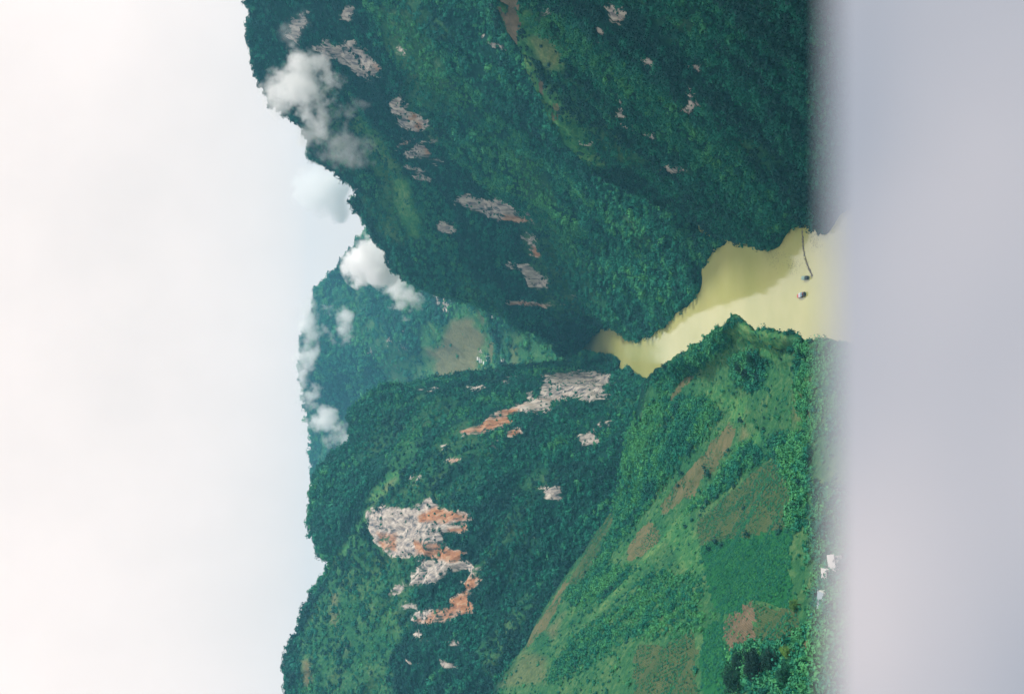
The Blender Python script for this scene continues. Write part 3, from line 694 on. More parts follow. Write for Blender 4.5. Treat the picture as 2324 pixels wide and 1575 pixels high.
def ico_blob(seed, n=2, R=(1,1,0.85), zc=0.6, rough=0.25):
    bm = bmesh.new(); bmesh.ops.create_icosphere(bm, subdivisions=n, radius=0.78)
    V = np.array([v.co[:] for v in bm.verts]); Fc = np.array([[v.index for v in f.verts] for f in bm.faces], dtype=np.int32); bm.free()
    V = V * (1 + rough * vnoise(V * 1.9 + seed * 3.1, seed))[:, None] * np.array(R) + np.array([0, 0, zc])
    return V, Fc
def shrub_mesh(name, seed, nl, size, mat):
    V1, F1 = leaf_cloud(nl, size, seed=seed)
    V2, F2 = ico_blob(seed, 1, (0.72, 0.72, 0.62), 0.7)
    F2 = np.c_[F2, F2[:, 2]]
    me = bpy.data.meshes.new(name)
    me.from_pydata([tuple(x) for x in np.r_[V1, V2]], [], [tuple(f) for f in F1] + [tuple(int(q) + len(V1) for q in f[:3]) for f in F2])
    me.materials.append(mat); me.update()
    return me
SHRUB = [shrub_mesh('shrub_leaves', 100 + i, 70, 0.20, M_LEAF) for i in range(4)]

def sample(M, n, dens):
    """area weighted points with acceptance by cover; returns positions, normals and vertex ids"""
    q = M.q[~M.field_face]
    a = M.P[q]; ar = 0.5 * np.linalg.norm(np.cross(a[:, 2] - a[:, 0], a[:, 3] - a[:, 1]), axis=1)
    cu, cv, ct = M.u[q].mean(1), M.v[q].mean(1), M.t[q].mean(1)
    ok = (cu > -100) & (cu < 2420) & (cv > -160) & (cv < 1740) & (a[:, :, 2].mean(1) > 0.3) & (ct > 60)
    ar = ar * ok * dens[q].mean(1)
    p = ar / ar.sum()
    tot = ar.sum()
    k = rng.choice(len(q), n, p=p)
    s, t = rng.random(n), rng.random(n)
    A = M.P[q[k]]
    P = (A[:, 0] * ((1 - s) * (1 - t))[:, None] + A[:, 1] * (s * (1 - t))[:, None] + A[:, 2] * (s * t)[:, None] + A[:, 3] * ((1 - s) * t)[:, None])
    return P, q[k, 0], tot / n

PROTOS = []
def forest_nodes(objs):
    ng = bpy.data.node_groups.new('scatter_shrubs', 'GeometryNodeTree')
    ng.interface.new_socket('Geometry', in_out='INPUT', socket_type='NodeSocketGeometry')
    ng.interface.new_socket('Geometry', in_out='OUTPUT', socket_type='NodeSocketGeometry')
    n, l = ng.nodes, ng.links
    gi, go = n.new('NodeGroupInput'), n.new('NodeGroupOutput')
    jo = n.new('GeometryNodeJoinGeometry')
    for o in objs:
        oi = n.new('GeometryNodeObjectInfo'); oi.inputs['Object'].default_value = o; oi.inputs['As Instance'].default_value = True
        l.new(oi.outputs['Geometry'], jo.inputs[0])
    def at_(nm, ty):
        x = n.new('GeometryNodeInputNamedAttribute'); x.data_type = ty; x.inputs['Name'].default_value = nm; return x.outputs['Attribute']
    ip = n.new('GeometryNodeInstanceOnPoints'); ip.inputs['Pick Instance'].default_value = True
    l.new(gi.outputs[0], ip.inputs['Points']); l.new(jo.outputs[0], ip.inputs['Instance'])
    l.new(at_('kind', 'INT'), ip.inputs['Instance Index'])
    l.new(at_('scl', 'FLOAT_VECTOR'), ip.inputs['Scale'])
    cx = n.new('ShaderNodeCombineXYZ'); l.new(at_('rot', 'FLOAT'), cx.inputs['Z'])
    l.new(cx.outputs[0], ip.inputs['Rotation'])
    l.new(ip.outputs[0], go.inputs[0])
    return ng

# forest density and size per hillside: (count, crown radius)
PLAN = {'right_massif': (40000, 3.2), 'right_middle_spur': (25000, 3.1), 'right_near_spur': (30000, 2.6), 'left_massif': (42000, 3.0),
        'left_near_slope': (48000, 1.8), 'far_mountain': (30000, 6.5)}
def mass_tint(name, P, vid, M):
    t = 0.36 + 0.55 * fbm(stretch(P, FLOWS[name], 3), 90, 3, 300) + 0.55 * fbm(stretch(P, FLOWS[name], 7), 17, 3, 310) + rng.normal(0, 0.17, len(P))
    t += {'left_near_slope': 0.3, 'far_mountain': 0.3}.get(name, 0.08) * M.attrs['grass'][vid]
    t += {'right_near_spur': -0.14, 'right_massif': -0.04, 'left_near_slope': 0.08, 'right_middle_spur': 0.10, 'far_mountain': 0.16}.get(name, 0)
    return np.clip(t, 0, 1)

# surveyed thickets on the open near slope
THICKETS = [([(1296,1345),(1350,1320),(1400,1240),(1470,1150),(1540,1060),(1640,940),(1600,900),(1500,900),(1440,960),(1410,1080),(1400,1180),(1340,1280),(1290,1335)],0.9),
 ([(1290,1345),(1370,1280),(1440,1290),(1380,1350),(1300,1380)],1.0),([(1640,1120),(1700,1060),(1740,1040),(1700,1000),(1650,1060),(1600,1130),(1560,1160)],1.0),
 ([(1660,810),(1720,800),(1740,850),(1710,890),(1660,850)],1.0),([(1740,1000),(1840,980),(1850,1100),(1800,1100),(1770,1040)],0.8),([(1660,1560),(1665,1480),(1700,1460),(1800,1460),(1840,1400),(2100,1380),(2100,1600)],1.0),
 ([(1795,1120),(1830,1100),(1840,1200),(1800,1200)],0.9),([(1478,862),(1560,805),(1640,745),(1660,770),(1560,860),(1500,900)],0.9),
 ([(1400,1380),(1480,1300),(1590,1300),(1600,1420),(1540,1440),(1420,1450),(1290,1545),(1240,1545),(1300,1450)],0.38),([(1600,1240),(1620,1240),(1625,1280),(1600,1280)],0.8),([(1850,1100),(2300,1100),(2300,1500),(1850,1450)],0.8),([(1800,780),(2200,700),(2200,1000),(1820,1000)],0.5)]
for i in range(4):
    o = bpy.data.objects.new('shrub', SHRUB[i]); COL.objects.link(o); PROTOS.append(o)
NG = forest_nodes(PROTOS)
def locate(M, u, v):
    d = np.hypot(M.u - u, M.v - v)
    k = np.where(d < d.min() + 2.5)[0]
    return M.P[k[np.argmin(M.t[k])]]
for name, (cnt, rad) in PLAN.items():
    M = MASSES[name]
    g_ = M.attrs['grass']
    clump = np.clip(0.85 + 0.9 * fbm(M.P, 35, 3, 400), 0.15, 1.5)
    dens = clump * (1 - 0.88 * g_) * (1 - 0.84 * np.clip(M.attrs['rock'] * 1.6, 0, 1)) * (1 - 0.93 * np.clip(M.attrs['soil'] * 1.5, 0, 1))
    if name == 'left_near_slope':
        th = np.zeros(len(M.P))
        for p, s in THICKETS: th = np.maximum(th, softmask(M.u, M.v, [p], 8) * s)
        dens = (0.05 + 1.1 * th * clump) * (1 - 0.93 * np.clip(M.attrs['soil'] * 1.5, 0, 1)) * np.clip((M.t - 60) / 300, 0.2, 1)
    P, vid, per = sample(M, cnt, dens)
    gr = g_[vid]
    sc = rad * np.clip(rng.lognormal(-0.05, 0.46, cnt), 0.3, 2.3) * (1 - 0.35 * gr)
    if name == 'left_near_slope': sc *= 0.75 + 0.5 * th[vid]
    rk = M.attrs['rock'][vid] > 0.3
    sc[rk] *= 0.6
    P[:, 2] -= 0.15 * sc
    me = bpy.data.meshes.new('forest_cover')
    me.vertices.add(cnt); me.vertices.foreach_set('co', P.astype(np.float32).ravel())
    S = np.stack([sc, sc, sc * rng.uniform(0.7, 1.25, cnt)], 1)
    a = me.attributes.new('scl', 'FLOAT_VECTOR', 'POINT'); a.data.foreach_set('vector', S.astype(np.float32).ravel())
    a = me.attributes.new('rot', 'FLOAT', 'POINT'); a.data.foreach_set('value', rng.uniform(0, 6.28, cnt).astype(np.float32))
    a = me.attributes.new('tint', 'FLOAT', 'POINT'); a.data.foreach_set('value', mass_tint(name, P, vid, M).astype(np.float32))
    a = me.attributes.new('kind', 'INT', 'POINT'); a.data.foreach_set('value', rng.integers(0, 4, cnt).astype(np.int32))
    fo = bpy.data.objects.new('forest_cover', me); COL.objects.link(fo)
    md = fo.modifiers.new('scatter', 'NODES'); md.node_group = NG
    tag(fo, kind='stuff')

# crop plants in rows on the fields of the near slope
MF = MASSES['left_near_slope']
qf = MF.q[MF.field_face]; fm = MF.field_mat[MF.field_face]
Af = MF.P[qf]; ar = np.linalg.norm(np.cross(Af[:, 1] - Af[:, 0], Af[:, 3] - Af[:, 0]), axis=1)
cnt = 46000
kf = rng.choice(len(qf), cnt, p=ar / ar.sum())
sf, tf = rng.random(cnt), rng.random(cnt)
Pf = Af[kf, 0] * ((1 - sf) * (1 - tf))[:, None] + Af[kf, 1] * (sf * (1 - tf))[:, None] + Af[kf, 2] * (sf * tf)[:, None] + Af[kf, 3] * ((1 - sf) * tf)[:, None]
rowc = (Pf[:, 0] * 0.82 + Pf[:, 1] * 0.57) / 2.6
keep = (np.abs(rowc - np.round(rowc)) < 0.27) & (fbm(Pf, 16, 4, 520) + rng.normal(0, .22, cnt) > (fm[kf] - .45) * 1.1)
Pf, kf = Pf[keep], kf[keep]; cnt = len(Pf)
me = bpy.data.meshes.new('crop_plants'); me.vertices.add(cnt); me.vertices.foreach_set('co', Pf.astype(np.float32).ravel())
sc = rng.uniform(.35, .85, cnt)
for nm_, ty_, fl_, val_ in (('scl', 'FLOAT_VECTOR', 'vector', np.stack([sc, sc, sc * .7], 1)), ('rot', 'FLOAT', 'value', rng.uniform(0, 6.28, cnt)), ('tint', 'FLOAT', 'value', np.clip(.45 + fm[kf] * .35 + rng.normal(0, .18, cnt), 0, 1))):
    a = me.attributes.new(nm_, ty_, 'POINT'); a.data.foreach_set(fl_, val_.astype(np.float32).ravel())
a = me.attributes.new('kind', 'INT', 'POINT'); a.data.foreach_set('value', rng.integers(0, 4, cnt).astype(np.int32))
fo = bpy.data.objects.new('crop_plants', me); COL.objects.link(fo); md = fo.modifiers.new('scatter', 'NODES'); md.node_group = NG; tag(fo, kind='stuff')

# single shrubs one can tell apart on the open near slope
MN = MASSES['left_near_slope']
SPOTS = [((1614,1074),4.5,'dark round bush standing in the long brown field'), ((1545,1070),2.6,'dark bush on the upper edge of the long brown field'),
 ((1650,1092),4.6,'large dark bush at the lower edge of the long brown field'), ((1611,1141),4.6,'dark bush at the upper corner of the big olive field')]
BUSH = [(1540,1102),(1421,1122),(1560,915),(1515,952),(1684,956),(1692,1150),(1640,1232),(1770,1200),(1700,1215),(1610,1245),(1625,1228),(1812,1149),(1806,1160),(1805,1063),(1779,1044),(1790,1052),
 (1547,1075),(1588,1110),(1600,1060),(1680,1075),(1660,1085),(1672,1100),(1640,1110),(1630,1125),(1600,1150),(1590,1165),(1575,1175),(1560,1190),(1442,1200),(1395,1200),(1388,1240),(1370,1290),(1330,1300),(1300,1345),(1310,1355),(1290,1350),(1285,1355),(1300,1365)]
for k, o in enumerate(PROTOS):
    (uu, vv), r_, lb = SPOTS[k]
    o.location = locate(MN, uu, vv) - np.array([0, 0, 0.2]); o.scale = (r_, r_, r_ * 0.9)
    o['tint'] = 0.1
    tag(o, lb, 'bush', 'single bushes on the farmed near slope')
def add_shrub(p, r_, label, group, tint):
    o = PROTOS[random.randrange(4)].copy(); COL.objects.link(o)
    o.location = p; o.scale = (r_, r_, r_ * random.uniform(0.8, 1.1)); o.rotation_euler = (0, 0, random.uniform(0, 6.28))
    o['tint'] = tint; o['label'] = label; o['group'] = group; o['category'] = 'bush'
    return o
FNAMES = ['the long brown strip by the dark forest', 'the tapering olive field above the thicket', 'the small brown field', 'the long brown field', 'the big olive field', 'the bright green field', 'the bare ploughed field', 'the olive field beside the lower trees', 'the narrow brown strip near the river brow', 'the small olive field by the rocks', 'the wide olive field at the picture edge', 'the green strip at the picture edge']
def field_label(uu, vv):
    best = max(range(12), key=lambda i: polydist(np.array([float(uu)]), np.array([float(vv)]), FIELDS['left_near_slope'][i][1])[0])
    p = FIELDS['left_near_slope'][best][1]
    cu_, cv_ = sum(q[0] for q in p) / len(p), sum(q[1] for q in p) / len(p)
    if abs(uu - cu_) > abs(vv - cv_): side = 'downhill' if uu > cu_ else 'uphill'
    else: side = 'river' if vv < cv_ else 'inland'
    return 'dark round bush on the %s side of %s' % (side, FNAMES[best])
for (uu, vv) in BUSH:
    add_shrub(locate(MN, uu, vv) - np.array([0, 0, .2]), random.uniform(2.0, 3.4), field_label(uu, vv), 'bushes among the fields of the near slope', random.uniform(0, .25))
# silhouetted bushes on the brow above the river
brow = [(1478,860),(1500,842),(1520,827),(1545,810),(1562,799),(1585,782),(1600,772),(1625,752),(1640,742),(1655,728),(1668,718),(1690,724),(1705,731),(1730,735),(1750,738),(1775,742),(1790,745),(1800,741),(1820,748),(1845,757)]
def brow_label(uu):
    part = 'where it meets the dark massif' if uu < 1545 else ('on its long straight rise' if uu < 1640 else ('on its pointed tip' if uu < 1712 else ('just past its pointed tip' if uu < 1775 else 'nearest the blurred parapet')))
    return 'small leafy bush on the river brow ' + part
for i in range(70):
    s = random.random() * (len(brow) - 1.01); k = int(s); f = s - k
    uu = brow[k][0] * (1 - f) + brow[k + 1][0] * f + random.uniform(2, 9); vv = brow[k][1] * (1 - f) + brow[k + 1][1] * f + random.uniform(2, 12)
    add_shrub(locate(MN, uu, vv) - np.array([0, 0, .2]), random.uniform(1.3, 2.8), brow_label(uu), 'bushes on the brow above the river', random.uniform(.1, .6))
# bushes of the thickets
THN = ['leafy bush in the broad thicket between the dark massif and the long brown field', 'leafy bush in the short thicket below the tapering olive field', 'leafy bush in the hedge between the long brown field and the big olive field', 'leafy bush around the dark tree group near the river brow', 'leafy bush beside the river end of the big olive field']
k = 0
tries = 0
while k < 150 and tries < 2000:
    tries += 1
    ti_ = random.choice([0, 1, 2, 3, 4]); p_, s_ = THICKETS[ti_]
    xs = [q[0] for q in p_]; ys = [q[1] for q in p_]
    uu, vv = random.uniform(min(xs), max(xs)), random.uniform(min(ys), max(ys))
    if not inpoly(np.array([uu]), np.array([vv]), p_)[0]: continue
    if any(inpoly(np.array([uu]), np.array([vv]), fp)[0] for _, fp in FIELDS['left_near_slope']): continue
    add_shrub(locate(MN, uu, vv) - np.array([0, 0, .2]), random.uniform(2.0, 3.2), THN[ti_], 'bushes of the thickets between the fields', random.uniform(.05, .55)); k += 1

def limb_mesh(pts, rads, sides=7):
    V, Fc = [], []
    for i, (p, r_) in enumerate(zip(pts, rads)):
        for s in range(sides):
            a = 2 * pi * s / sides
            V.append((p[0] + r_ * cos(a), p[1] + r_ * sin(a), p[2]))
    for i in range(len(pts) - 1):
        for s in range(sides):
            Fc.append((i * sides + s, i * sides + (s + 1) % sides, (i + 1) * sides + (s + 1) % sides, (i + 1) * sides + s))
    return V, Fc
def big_tree(p, h, r_, label, tint, seed, group=None):
    t = empty('broadleaf_tree', p)
    rr = random.Random(seed)
    V, Fc = limb_mesh([(0, 0, -1), (0.1, 0.05, h * .25), (0.3, 0.1, h * .5), (0.2, 0.3, h * .8)], [r_ * .09, r_ * .07, r_ * .05, r_ * .02])
    for k in range(6):
        a = rr.uniform(0, 6.28); z = h * rr.uniform(.3, .6)
        v2, f2 = limb_mesh([(0.2, 0.1, z), (cos(a) * r_ * .4, sin(a) * r_ * .4, z + h * .15), (cos(a) * r_ * .75, sin(a) * r_ * .75, z + h * .25)], [r_ * .04, r_ * .03, r_ * .01], 5)
        Fc += [tuple(q + len(V) for q in f) for f in f2]; V += v2
    mesh_obj('trunk', V, Fc, M_BARK, t)
    Vl, Fl = [], []
    nb = 0
    for k in range(11):
        a = rr.uniform(0, 6.28); d = r_ * rr.uniform(0, .62); s = r_ * rr.uniform(.32, .52)
        lv, lf = leaf_cloud(420, 0.09, seed=seed * 31 + k, zc=0)
        lv = lv * s + np.array([cos(a) * d, sin(a) * d, h * rr.uniform(.5, .92)])
        Vl.append(lv); Fl.append(lf + nb); nb += len(lv)
    c = mesh_obj('crown', np.concatenate(Vl), np.concatenate(Fl), M_TREE, t)
    c['tint'] = tint
    tag(t, label, 'tree', group)
    return t
TR = [((1700,1500),9,8.0,'dark leafy tree in the clump at the lower corner, beside the bare brown field',0.15),
 ((1745,1505),10,8.5,'largest and darkest crown in the middle of the tree clump at the lower corner',0.0),
 ((1690,1545),9,7.5,'dark leafy tree at the picture edge below the bare brown field',0.2),
 ((1780,1490),9,6.0,'dark tree at the near side of the clump, beside the yellow green tree',0.1),
 ((1800,1525),8,5.0,'mid green tree behind the blurred ledge at the lower corner',0.45),
 ((1812,1475),6,3.6,'small yellow green tree beside the dark tree clump, partly behind the blurred ledge',0.95),
 ((1818,1372),5,3.0,'small yellow green tree at the near corner of the bright green field',0.85),
 ((1690,835),8,6.0,'dark broad tree on the brow of the near slope above the river',0.1),
 ((1700,850),7,5.0,'dark tree just below the broad dark tree on the brow',0.15),
 ((1712,812),7,4.5,'mid green tree nearest the river in the dark group on the brow',0.3)]
for i, (q, h, r_, lb, ti) in enumerate(TR):
    big_tree(tuple(locate(MN, *q) - np.array([0, 0, .3])), h, r_, lb, ti, 500 + i)

# ------------------------------------------------------------------ boats
M_HULL = simple('boat_hull_paint', (0.10, 0.19, 0.23), 0.4); M_ROOFB = simple('boat_roof_blue', (0.20, 0.33, 0.40), 0.5); M_RED = simple('red_deck', (0.62, 0.13, 0.12), 0.6)
M_WHT = simple('white_awning', (0.62, 0.63, 0.70), 0.6); M_BLK = simple('dark_tarp', (0.04, 0.05, 0.07), 0.7); M_TEAL = simple('pale_teal_awning', (0.27, 0.40, 0.36), 0.7); M_WOOD = simple('deck_planks', (0.25, 0.18, 0.11), 0.8)
def box(x0, x1, y0, y1, z0, z1):
    return ([(x0,y0,z0),(x1,y0,z0),(x1,y1,z0),(x0,y1,z0),(x0,y0,z1),(x1,y0,z1),(x1,y1,z1),(x0,y1,z1)], [(0,3,2,1),(4,5,6,7),(0,1,5,4),(1,2,6,5),(2,3,7,6),(3,0,4,7)])
def boxes(name, bl, mat, parent):
    V, Fc = [], []
    for b_ in bl:
        v, f = box(*b_); Fc += [tuple(q + len(V) for q in k) for k in f]; V += v
    return mesh_obj(name, V, Fc, mat, parent)
def arch_roof(name, x0, x1, hw, z, rise, mat, parent):
    V, Fc, n = [], [], 8
    for x in (x0, x1):
        for lay in (0, -0.08):
            for i in range(n + 1):
                a = -1 + 2 * i / n
                V.append((x, a * hw, z + lay + rise * (1 - a * a)))
    for i in range(n):
        o0, o1 = 0, 2 * (n + 1)
        Fc.append((o0 + i, o0 + i + 1, o1 + i + 1, o1 + i)); Fc.append((n + 1 + i, n + 1 + o1 + i, n + 1 + o1 + i + 1, n + 1 + i + 1))
        Fc.append((i, n + 1 + i, n + 2 + i, i + 1)); Fc.append((o1 + i, o1 + i + 1, o1 + n + 2 + i, o1 + n + 1 + i))
    return mesh_obj(name, V, Fc, mat, parent)
def boat(p, rz, L, Wd, kind, label):
    t = empty('tour_boat', p, rz)
    st = [(-.5, .30, .62), (-.47, .78, .9), (-.3, .98, 1), (0, 1, 1), (.3, .86, 1), (.42, .52, 1.12), (.5, .05, 1.35)]
    V, Fc = [], []
    for (s, w, zz) in st:
        hw = Wd / 2 * w
        V += [(s * L, -hw, 1.05 * zz), (s * L, -hw * .75, .1), (s * L, 0, -.45), (s * L, hw * .75, .1), (s * L, hw, 1.05 * zz)]
    for i in range(len(st) - 1):
        for j in range(4): Fc.append((i * 5 + j, (i + 1) * 5 + j, (i + 1) * 5 + j + 1, i * 5 + j + 1))
    Fc += [(0, 1, 2, 3, 4), tuple(reversed(range((len(st) - 1) * 5, len(st) * 5)))]
    mesh_obj('hull', V, Fc, M_HULL, t)
    dv = [(-.46 * L, -.33 * Wd, .8), (-.3 * L, -.44 * Wd, .8), (.3 * L, -.40 * Wd, .8), (.44 * L, -.15 * Wd, .9), (.44 * L, .15 * Wd, .9), (.3 * L, .40 * Wd, .8), (-.3 * L, .44 * Wd, .8), (-.46 * L, .33 * Wd, .8)]
    mesh_obj('deck', dv, [tuple(range(8))], M_RED if kind == 0 else M_WOOD, t)
    hw = Wd * .47
    if kind == 0:
        arch_roof('awning', -.10 * L, .14 * L, hw, 2.75, .25, M_WHT, t); arch_roof('cabin_roof', -.30 * L, -.105 * L, hw, 2.7, .25, M_ROOFB, t)
        boxes('stern_cover', [(-.47 * L, -.31 * L, -.38 * Wd, .38 * Wd, .82, 2.2)], M_BLK, t)
        arch_roof('bow_canopy', .15 * L, .37 * L, hw * .85, 2.3, .2, M_RED, t)
        boxes('bow_bench', [(.18 * L, .36 * L, -.28 * Wd, .28 * Wd, .81, 1.25)], M_RED, t)
        boxes('bow_rail', [(.40 * L, .405 * L, -.2 * Wd, .2 * Wd, 1.5, 1.55), (.40 * L, .405 * L, -.2 * Wd, -.18 * Wd, .85, 1.5), (.40 * L, .405 * L, .18 * Wd, .2 * Wd, .85, 1.5)], M_BLK, t)
    else:
        arch_roof('awning', -.14 * L, .34 * L, hw, 2.6, .25, M_TEAL, t)
        boxes('stern_cover', [(-.46 * L, -.16 * L, -.40 * Wd, .40 * Wd, .82, 2.3)], M_BLK, t)
        boxes('engine_box', [(-.40 * L, -.33 * L, -.2 * Wd, .2 * Wd, 2.3, 2.7)], M_HULL, t)
    for sx in ((-.28, -.10, .12) if kind == 0 else (-.12, .1, .32)):
        for sy in (-1, 1):
            boxes('post', [(sx * L - .05, sx * L + .05, sy * hw * .93 - .05, sy * hw * .93 + .05, .8, 2.72 if kind == 0 else 2.6)], M_WHT, t)
    tag(t, label, 'boat', 'tour boats on the river')
b1 = shore(1821, 670, 0); b2 = shore(1830, 631, 0)
boat(tuple(b1), radians(97), 17.5, 4.4, 0, 'river boat with red bow deck, white awning and dark stern, out on the pale water')
boat(tuple(b2), radians(88), 14, 4.0, 1, 'river boat with pale teal awning and dark stern, beside the edge of the olive reflection')

# drifting debris line on the water
pa = [shore(1820, 518), shore(1822, 545), shore(1824, 570), shore(1830, 595), shore(1838, 615), shore(1844, 628)]
M_DEB = simple('floating_debris', (0.16, 0.14, 0.12), 0.9)
V, Fc = [], []
for i in range(300):
    s = random.random() * (len(pa) - 1.001); k = int(s); f = s - k
    c = pa[k] * (1 - f) + pa[k + 1] * f + np.array([random.gauss(0, 0.9), random.gauss(0, 0.9), 0])
    a = random.uniform(0, 6.28); L = random.uniform(.3, 1.3); w = random.uniform(.1, .35)
    v, fq = box(-L, L, -w, w, -.05, random.uniform(.06, .2))
    Fc += [tuple(q + len(V) for q in g4) for g4 in fq]
    V += [(c[0] + x * cos(a) - y * sin(a), c[1] + x * sin(a) + y * cos(a), z + .0) for x, y, z in v]
tag(mesh_obj('driftwood', V, Fc, M_DEB), kind='stuff')
V, Fc = [], []
for i in range(900):
    cu_, cv_ = random.choice([(1770, 545, ), (1760, 585), (1800, 600), (1850, 545), (1745, 560)])
    c = shore(random.gauss(cu_, 9), random.gauss(cv_, 12), 0.02)
    if c[0] > 105: continue
    a = random.uniform(0, 6.28); L = random.uniform(.15, .5); w = random.uniform(.1, .3)
    v, fq = box(-L, L, -w, w, -.05, .04)
    Fc += [tuple(q + len(V) for q in g4) for g4 in fq]
    V += [(c[0] + x * cos(a) - y * sin(a), c[1] + x * sin(a) + y * cos(a), z) for x, y, z in v]
tag(mesh_obj('floating_leaves', V, Fc, simple('wet_leaves', (0.12, 0.12, 0.05), 0.8)), kind='stuff')

# ------------------------------------------------------------------ houses
M_WALL = simple('white_plaster', (0.78, 0.77, 0.72), 0.8, noise=.06); M_PALE = simple('pale_sheet_roof', (0.62, 0.60, 0.58), 0.5, noise=.08); M_GREYR = simple('grey_sheet_roof', (0.40, 0.45, 0.48), 0.5)
M_DARKW = simple('dark_opening', (0.03, 0.035, 0.04), 0.4); M_BLUER = simple('bluish_roof', (0.33, 0.42, 0.47), .5)
def house(p, rz, w, d, h, rise, roofm, label, wallm=None, win=3):
    # gable house with its door and windows on the side facing the river
    t = empty('house', p, rz)
    V, Fc = box(-w/2, w/2, -d/2, d/2, -4, h)
    b0 = len(V); V += [(-w/2, 0, h + rise * .92), (w/2, 0, h + rise * .92)]
    Fc += [(4, b0, 7), (5, 6, b0 + 1)]
    mesh_obj('wall', V, Fc, wallm or M_WALL, t)
    ov = .5
    R = [(-w/2-ov, -d/2-ov, h-.1), (w/2+ov, -d/2-ov, h-.1), (w/2+ov, 0, h+rise), (-w/2-ov, 0, h+rise), (-w/2-ov, d/2+ov, h-.1), (w/2+ov, d/2+ov, h-.1)]
    R2 = [(x, y, z + .18) for x, y, z in R]
    mesh_obj('roof', R + R2, [(0,3,2,1),(3,4,5,2),(6,7,8,9),(9,8,11,10),(0,1,7,6),(4,10,11,5),(0,6,9,3),(3,9,10,4),(1,2,8,7),(2,5,11,8)], roofm, t)
    for i in range(win):
        x = -w/2 + w * (i + .5) / win
        wd = mesh_obj('door' if i == win // 2 else 'window', *box(x - .5, x + .5, -d/2 - .04, -d/2 + .02, 0.2 if i == win // 2 else 1.0, 2.2), M_DARKW, t)
    tag(t, label, 'house')
FMm = MASSES['far_mountain']
def on_far(u, v): return tuple(locate(FMm, u, v))
house(on_far(1141,806), 0.05, 17, 8, 6.0, 2.4, M_WALL, 'longest white house in the far village, standing nearest the river')
house(on_far(1142,816), 0.1, 7, 6, 5, 1.8, M_WALL, 'small white house beside the longest white one in the far village', win=2)
house(on_far(1110,814), -0.05, 13, 8, 5.6, 2.2, M_WALL, 'white house in the middle of the far village below the brown strip')
house(on_far(1086,815), 0.0, 8, 6, 5, 1.8, M_WALL, 'small white house at the upper end of the far village', win=2)
house(on_far(1091,822), 0.3, 9, 7, 4.6, 1.8, M_GREYR, 'grey roofed house at the upper end of the far village, beside the forested ridge')
house(on_far(1099,822), 0.0, 7, 6, 4.6, 1.7, M_WALL, 'small pale house between the grey roofed house and the middle white house', win=2)
house(on_far(1117,722), 0.2, 5, 5, 3.2, 1.2, M_WALL, 'lone white hut on the far slope close to the dark right hand ridge', win=2)
house(tuple(locate(MN,1901,1281)), 0.3, 8, 5.5, 2.6, 1.6, M_PALE, 'pale roofed house half hidden by the blurred ledge, the largest and brightest of its row', win=3)
house(tuple(locate(MN,1880,1305)), 0.1, 6, 4, 2.2, 1.2, M_PALE, 'narrow pale roofed hut just beyond the largest pale roof', win=2)
house(tuple(locate(MN,1876,1362)), -0.1, 8, 4.5, 2.2, 1.3, M_BLUER, 'bluish roofed hut in the row of roofs behind the blurred ledge', win=2)
house(tuple(locate(MN,1912,1115)), 0.0, 5.5, 3.5, 2.2, 1.1, M_PALE, 'faint pale roof set apart from the row, almost lost in the blurred ledge', win=2)

# ------------------------------------------------------------------ parapet right in front of the lens
def concrete():
    m, n, l, b = new_mat('pale_weathered_concrete')
    tcn = n.new('ShaderNodeTexCoord')
    n1 = N(n, 'ShaderNodeTexNoise', i_Scale=9.0, i_Detail=1.5); l.new(tcn.outputs['Object'], n1.inputs['Vector'])
    n2 = N(n, 'ShaderNodeTexNoise', i_Scale=90.0, i_Detail=6.0); l.new(tcn.outputs['Object'], n2.inputs['Vector'])
    r = ramp(n, [(0.3, (0.19, 0.235, 0.305)), (0.7, (0.38, 0.385, 0.43))]); l.new(n1.outputs['Fac'], r.inputs['Fac'])
    l.new(r.outputs['Color'], b.inputs['Base Color']); b.inputs['Roughness'].default_value = .85
    bp = N(n, 'ShaderNodeBump', i_Strength=.3, i_Distance=.002); l.new(n2.outputs['Fac'], bp.inputs['Height']); l.new(bp.outputs['Normal'], b.inputs['Normal'])
    return m
LEDGE_D = 0.24
ang = PITCH + math.atan((1858 - CU) / F_PX)
ye, ze = LEDGE_D * cos(ang), -LEDGE_D * sin(ang)
par = empty("parapet_wall", (0, 0, 397.3))
V, Fc = box(-6, 6, ye - .42, ye - .03, -0.6, 400 + ze - .09 - 397.3)
mesh_obj('wall_body', V, Fc, simple('render_wall', (.4, .4, .42), .9), par)
bm = bmesh.new()
v, f = box(-6, 6, ye - .46, ye, 400 + ze - .09 - 397.3 + .002, 400 + ze - 397.3)
bv = [bm.verts.new(x) for x in v]
for q in f: bm.faces.new([bv[i] for i in q])
bmesh.ops.bevel(bm, geom=[e for e in bm.edges], offset=.006, segments=2, affect='EDGES')
me = bpy.data.meshes.new('coping'); bm.to_mesh(me); bm.free(); me.materials.append(concrete())
o = bpy.data.objects.new('coping', me); COL.objects.link(o); o.parent = par
tag(par, 'pale concrete parapet right in front of the lens, far out of focus', 'parapet')

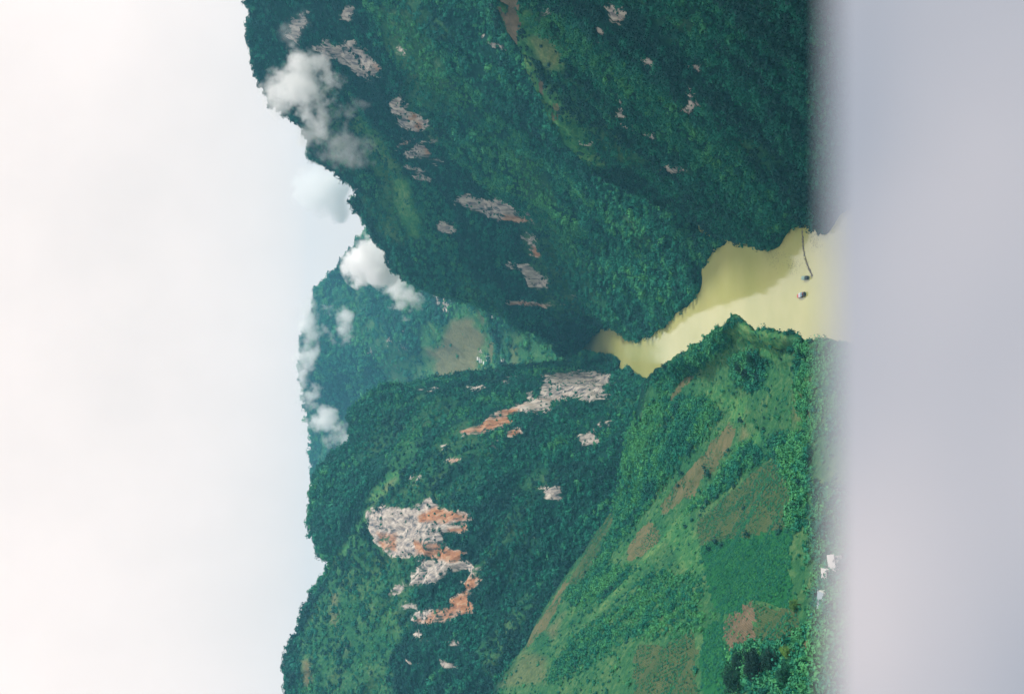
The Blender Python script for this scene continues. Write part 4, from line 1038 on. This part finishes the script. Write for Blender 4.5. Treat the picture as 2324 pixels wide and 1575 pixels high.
# ------------------------------------------------------------------ clouds clinging to the mountains
def cloud_mat(dens, sc, thr, seed):
    m = bpy.data.materials.new('cloud_vapour'); m.use_nodes = True; m.cycles.volume_step_rate = 0.25
    n, l = m.node_tree.nodes, m.node_tree.links; n.clear()
    out = n.new('ShaderNodeOutputMaterial'); v = n.new('ShaderNodeVolumePrincipled')
    v.inputs['Color'].default_value = (1, 1, 1, 1); v.inputs['Anisotropy'].default_value = 0.0
    tcn = n.new('ShaderNodeTexCoord'); geo = n.new('ShaderNodeNewGeometry')
    le = n.new('ShaderNodeVectorMath'); le.operation = 'LENGTH'; l.new(tcn.outputs['Object'], le.inputs[0])
    nt = N(n, 'ShaderNodeTexNoise', i_Scale=sc, i_Detail=8.0, i_Roughness=.62); nt.noise_dimensions = '4D'; nt.inputs['W'].default_value = seed
    l.new(geo.outputs['Position'], nt.inputs['Vector'])
    fall = N(n, 'ShaderNodeMapRange', i_From_Min=0.0, i_From_Max=1.0, i_To_Min=0.0, i_To_Max=1.0); l.new(le.outputs['Value'], fall.inputs['Value'])
    fq = math_(n, l, 'MULTIPLY', math_(n, l, 'POWER', fall.outputs['Result'], 2.0), 1.25)
    f = math_(n, l, 'SUBTRACT', math_(n, l, 'ADD', math_(n, l, 'MULTIPLY', math_(n, l, 'SUBTRACT', nt.outputs['Fac'], 0.5), 6.5), thr), fq)
    r = N(n, 'ShaderNodeMapRange', i_From_Min=0.0, i_From_Max=0.9); l.new(f, r.inputs['Value'])
    dd = math_(n, l, 'MULTIPLY', r.outputs['Result'], dens); l.new(dd, v.inputs['Density'])
    l.new(v.outputs['Volume'], out.inputs['Volume'])
    return m
def cloud(u, v, t, su, sv, st, dens, label, sc=0.022, thr=0.3, seed=0.0, tilt=0.0):
    bm = bmesh.new(); bmesh.ops.create_icosphere(bm, subdivisions=3, radius=1.0)
    me = bpy.data.meshes.new('cloud'); bm.to_mesh(me); bm.free()
    me.materials.append(cloud_mat(dens, sc, thr, seed))
    o = bpy.data.objects.new('cloud', me); COL.objects.link(o)
    o.location = at(u, v, t); k = t / F_PX
    o.scale = (sv * k, st, su * k); o.rotation_euler = (0, tilt, 0)
    tag(o, label, 'cloud', kind=None)
    return o
CLOUDS = True
if CLOUDS:
    cloud(695,195,1535,115,100,60,0.075,'white cloud wrapped round the upper right mountain shoulder',seed=1.0,thr=.45)
    cloud(645,205,1590,75,110,50,0.035,'cloud veil lying over the skyline of the right mountain shoulder',seed=1.7,thr=.35)
    cloud(755,265,1555,110,95,45,0.035,'curling arm of cloud beside the white cloud on the right mountain',seed=2.6,thr=.20)
    cloud(705,325,1640,55,70,45,0.030,'cloud rag on the skyline notch of the right mountain',seed=2.2,thr=.25)
    cloud(785,340,1600,85,80,45,0.022,'thin veil of cloud trailing below the white cloud on the right mountain',seed=2.0,thr=.22)
    cloud(675,60,1490,60,80,45,0.015,'faint wisp of cloud before the grey rock near the top of the right mountain',seed=2.9,thr=.10)
    cloud(850,592,1990,85,80,110,0.13,'dense white cloud filling the notch between right mountain and far mountain',seed=3.3,thr=.65)
    cloud(915,660,2150,75,70,60,0.06,'wispy tail of cloud hanging below the cloud in the notch',seed=4.0,thr=.30)
    cloud(770,730,3000,55,75,80,0.035,'small cloud scrap on the upper face of the far mountain',seed=5.2,thr=.15,sc=.015)
    cloud(698,820,3480,42,200,120,0.035,'long band of cloud along the far mountain top',seed=6.0,thr=.35,sc=.015)
    cloud(735,950,3350,50,50,90,0.05,'round white cloud puff on the left end of the far mountain',seed=7.0,thr=.35,sc=.015)
    cloud(785,1000,2700,65,80,90,0.03,'faint cloud between the far mountain and the left massif',seed=8.0,thr=.15,sc=.015)
    cloud(752,428,3600,100,82,150,0.030,'large soft white cloud bank in the sky gap beside the right mountain skyline',seed=9.0,thr=.75,sc=.010)
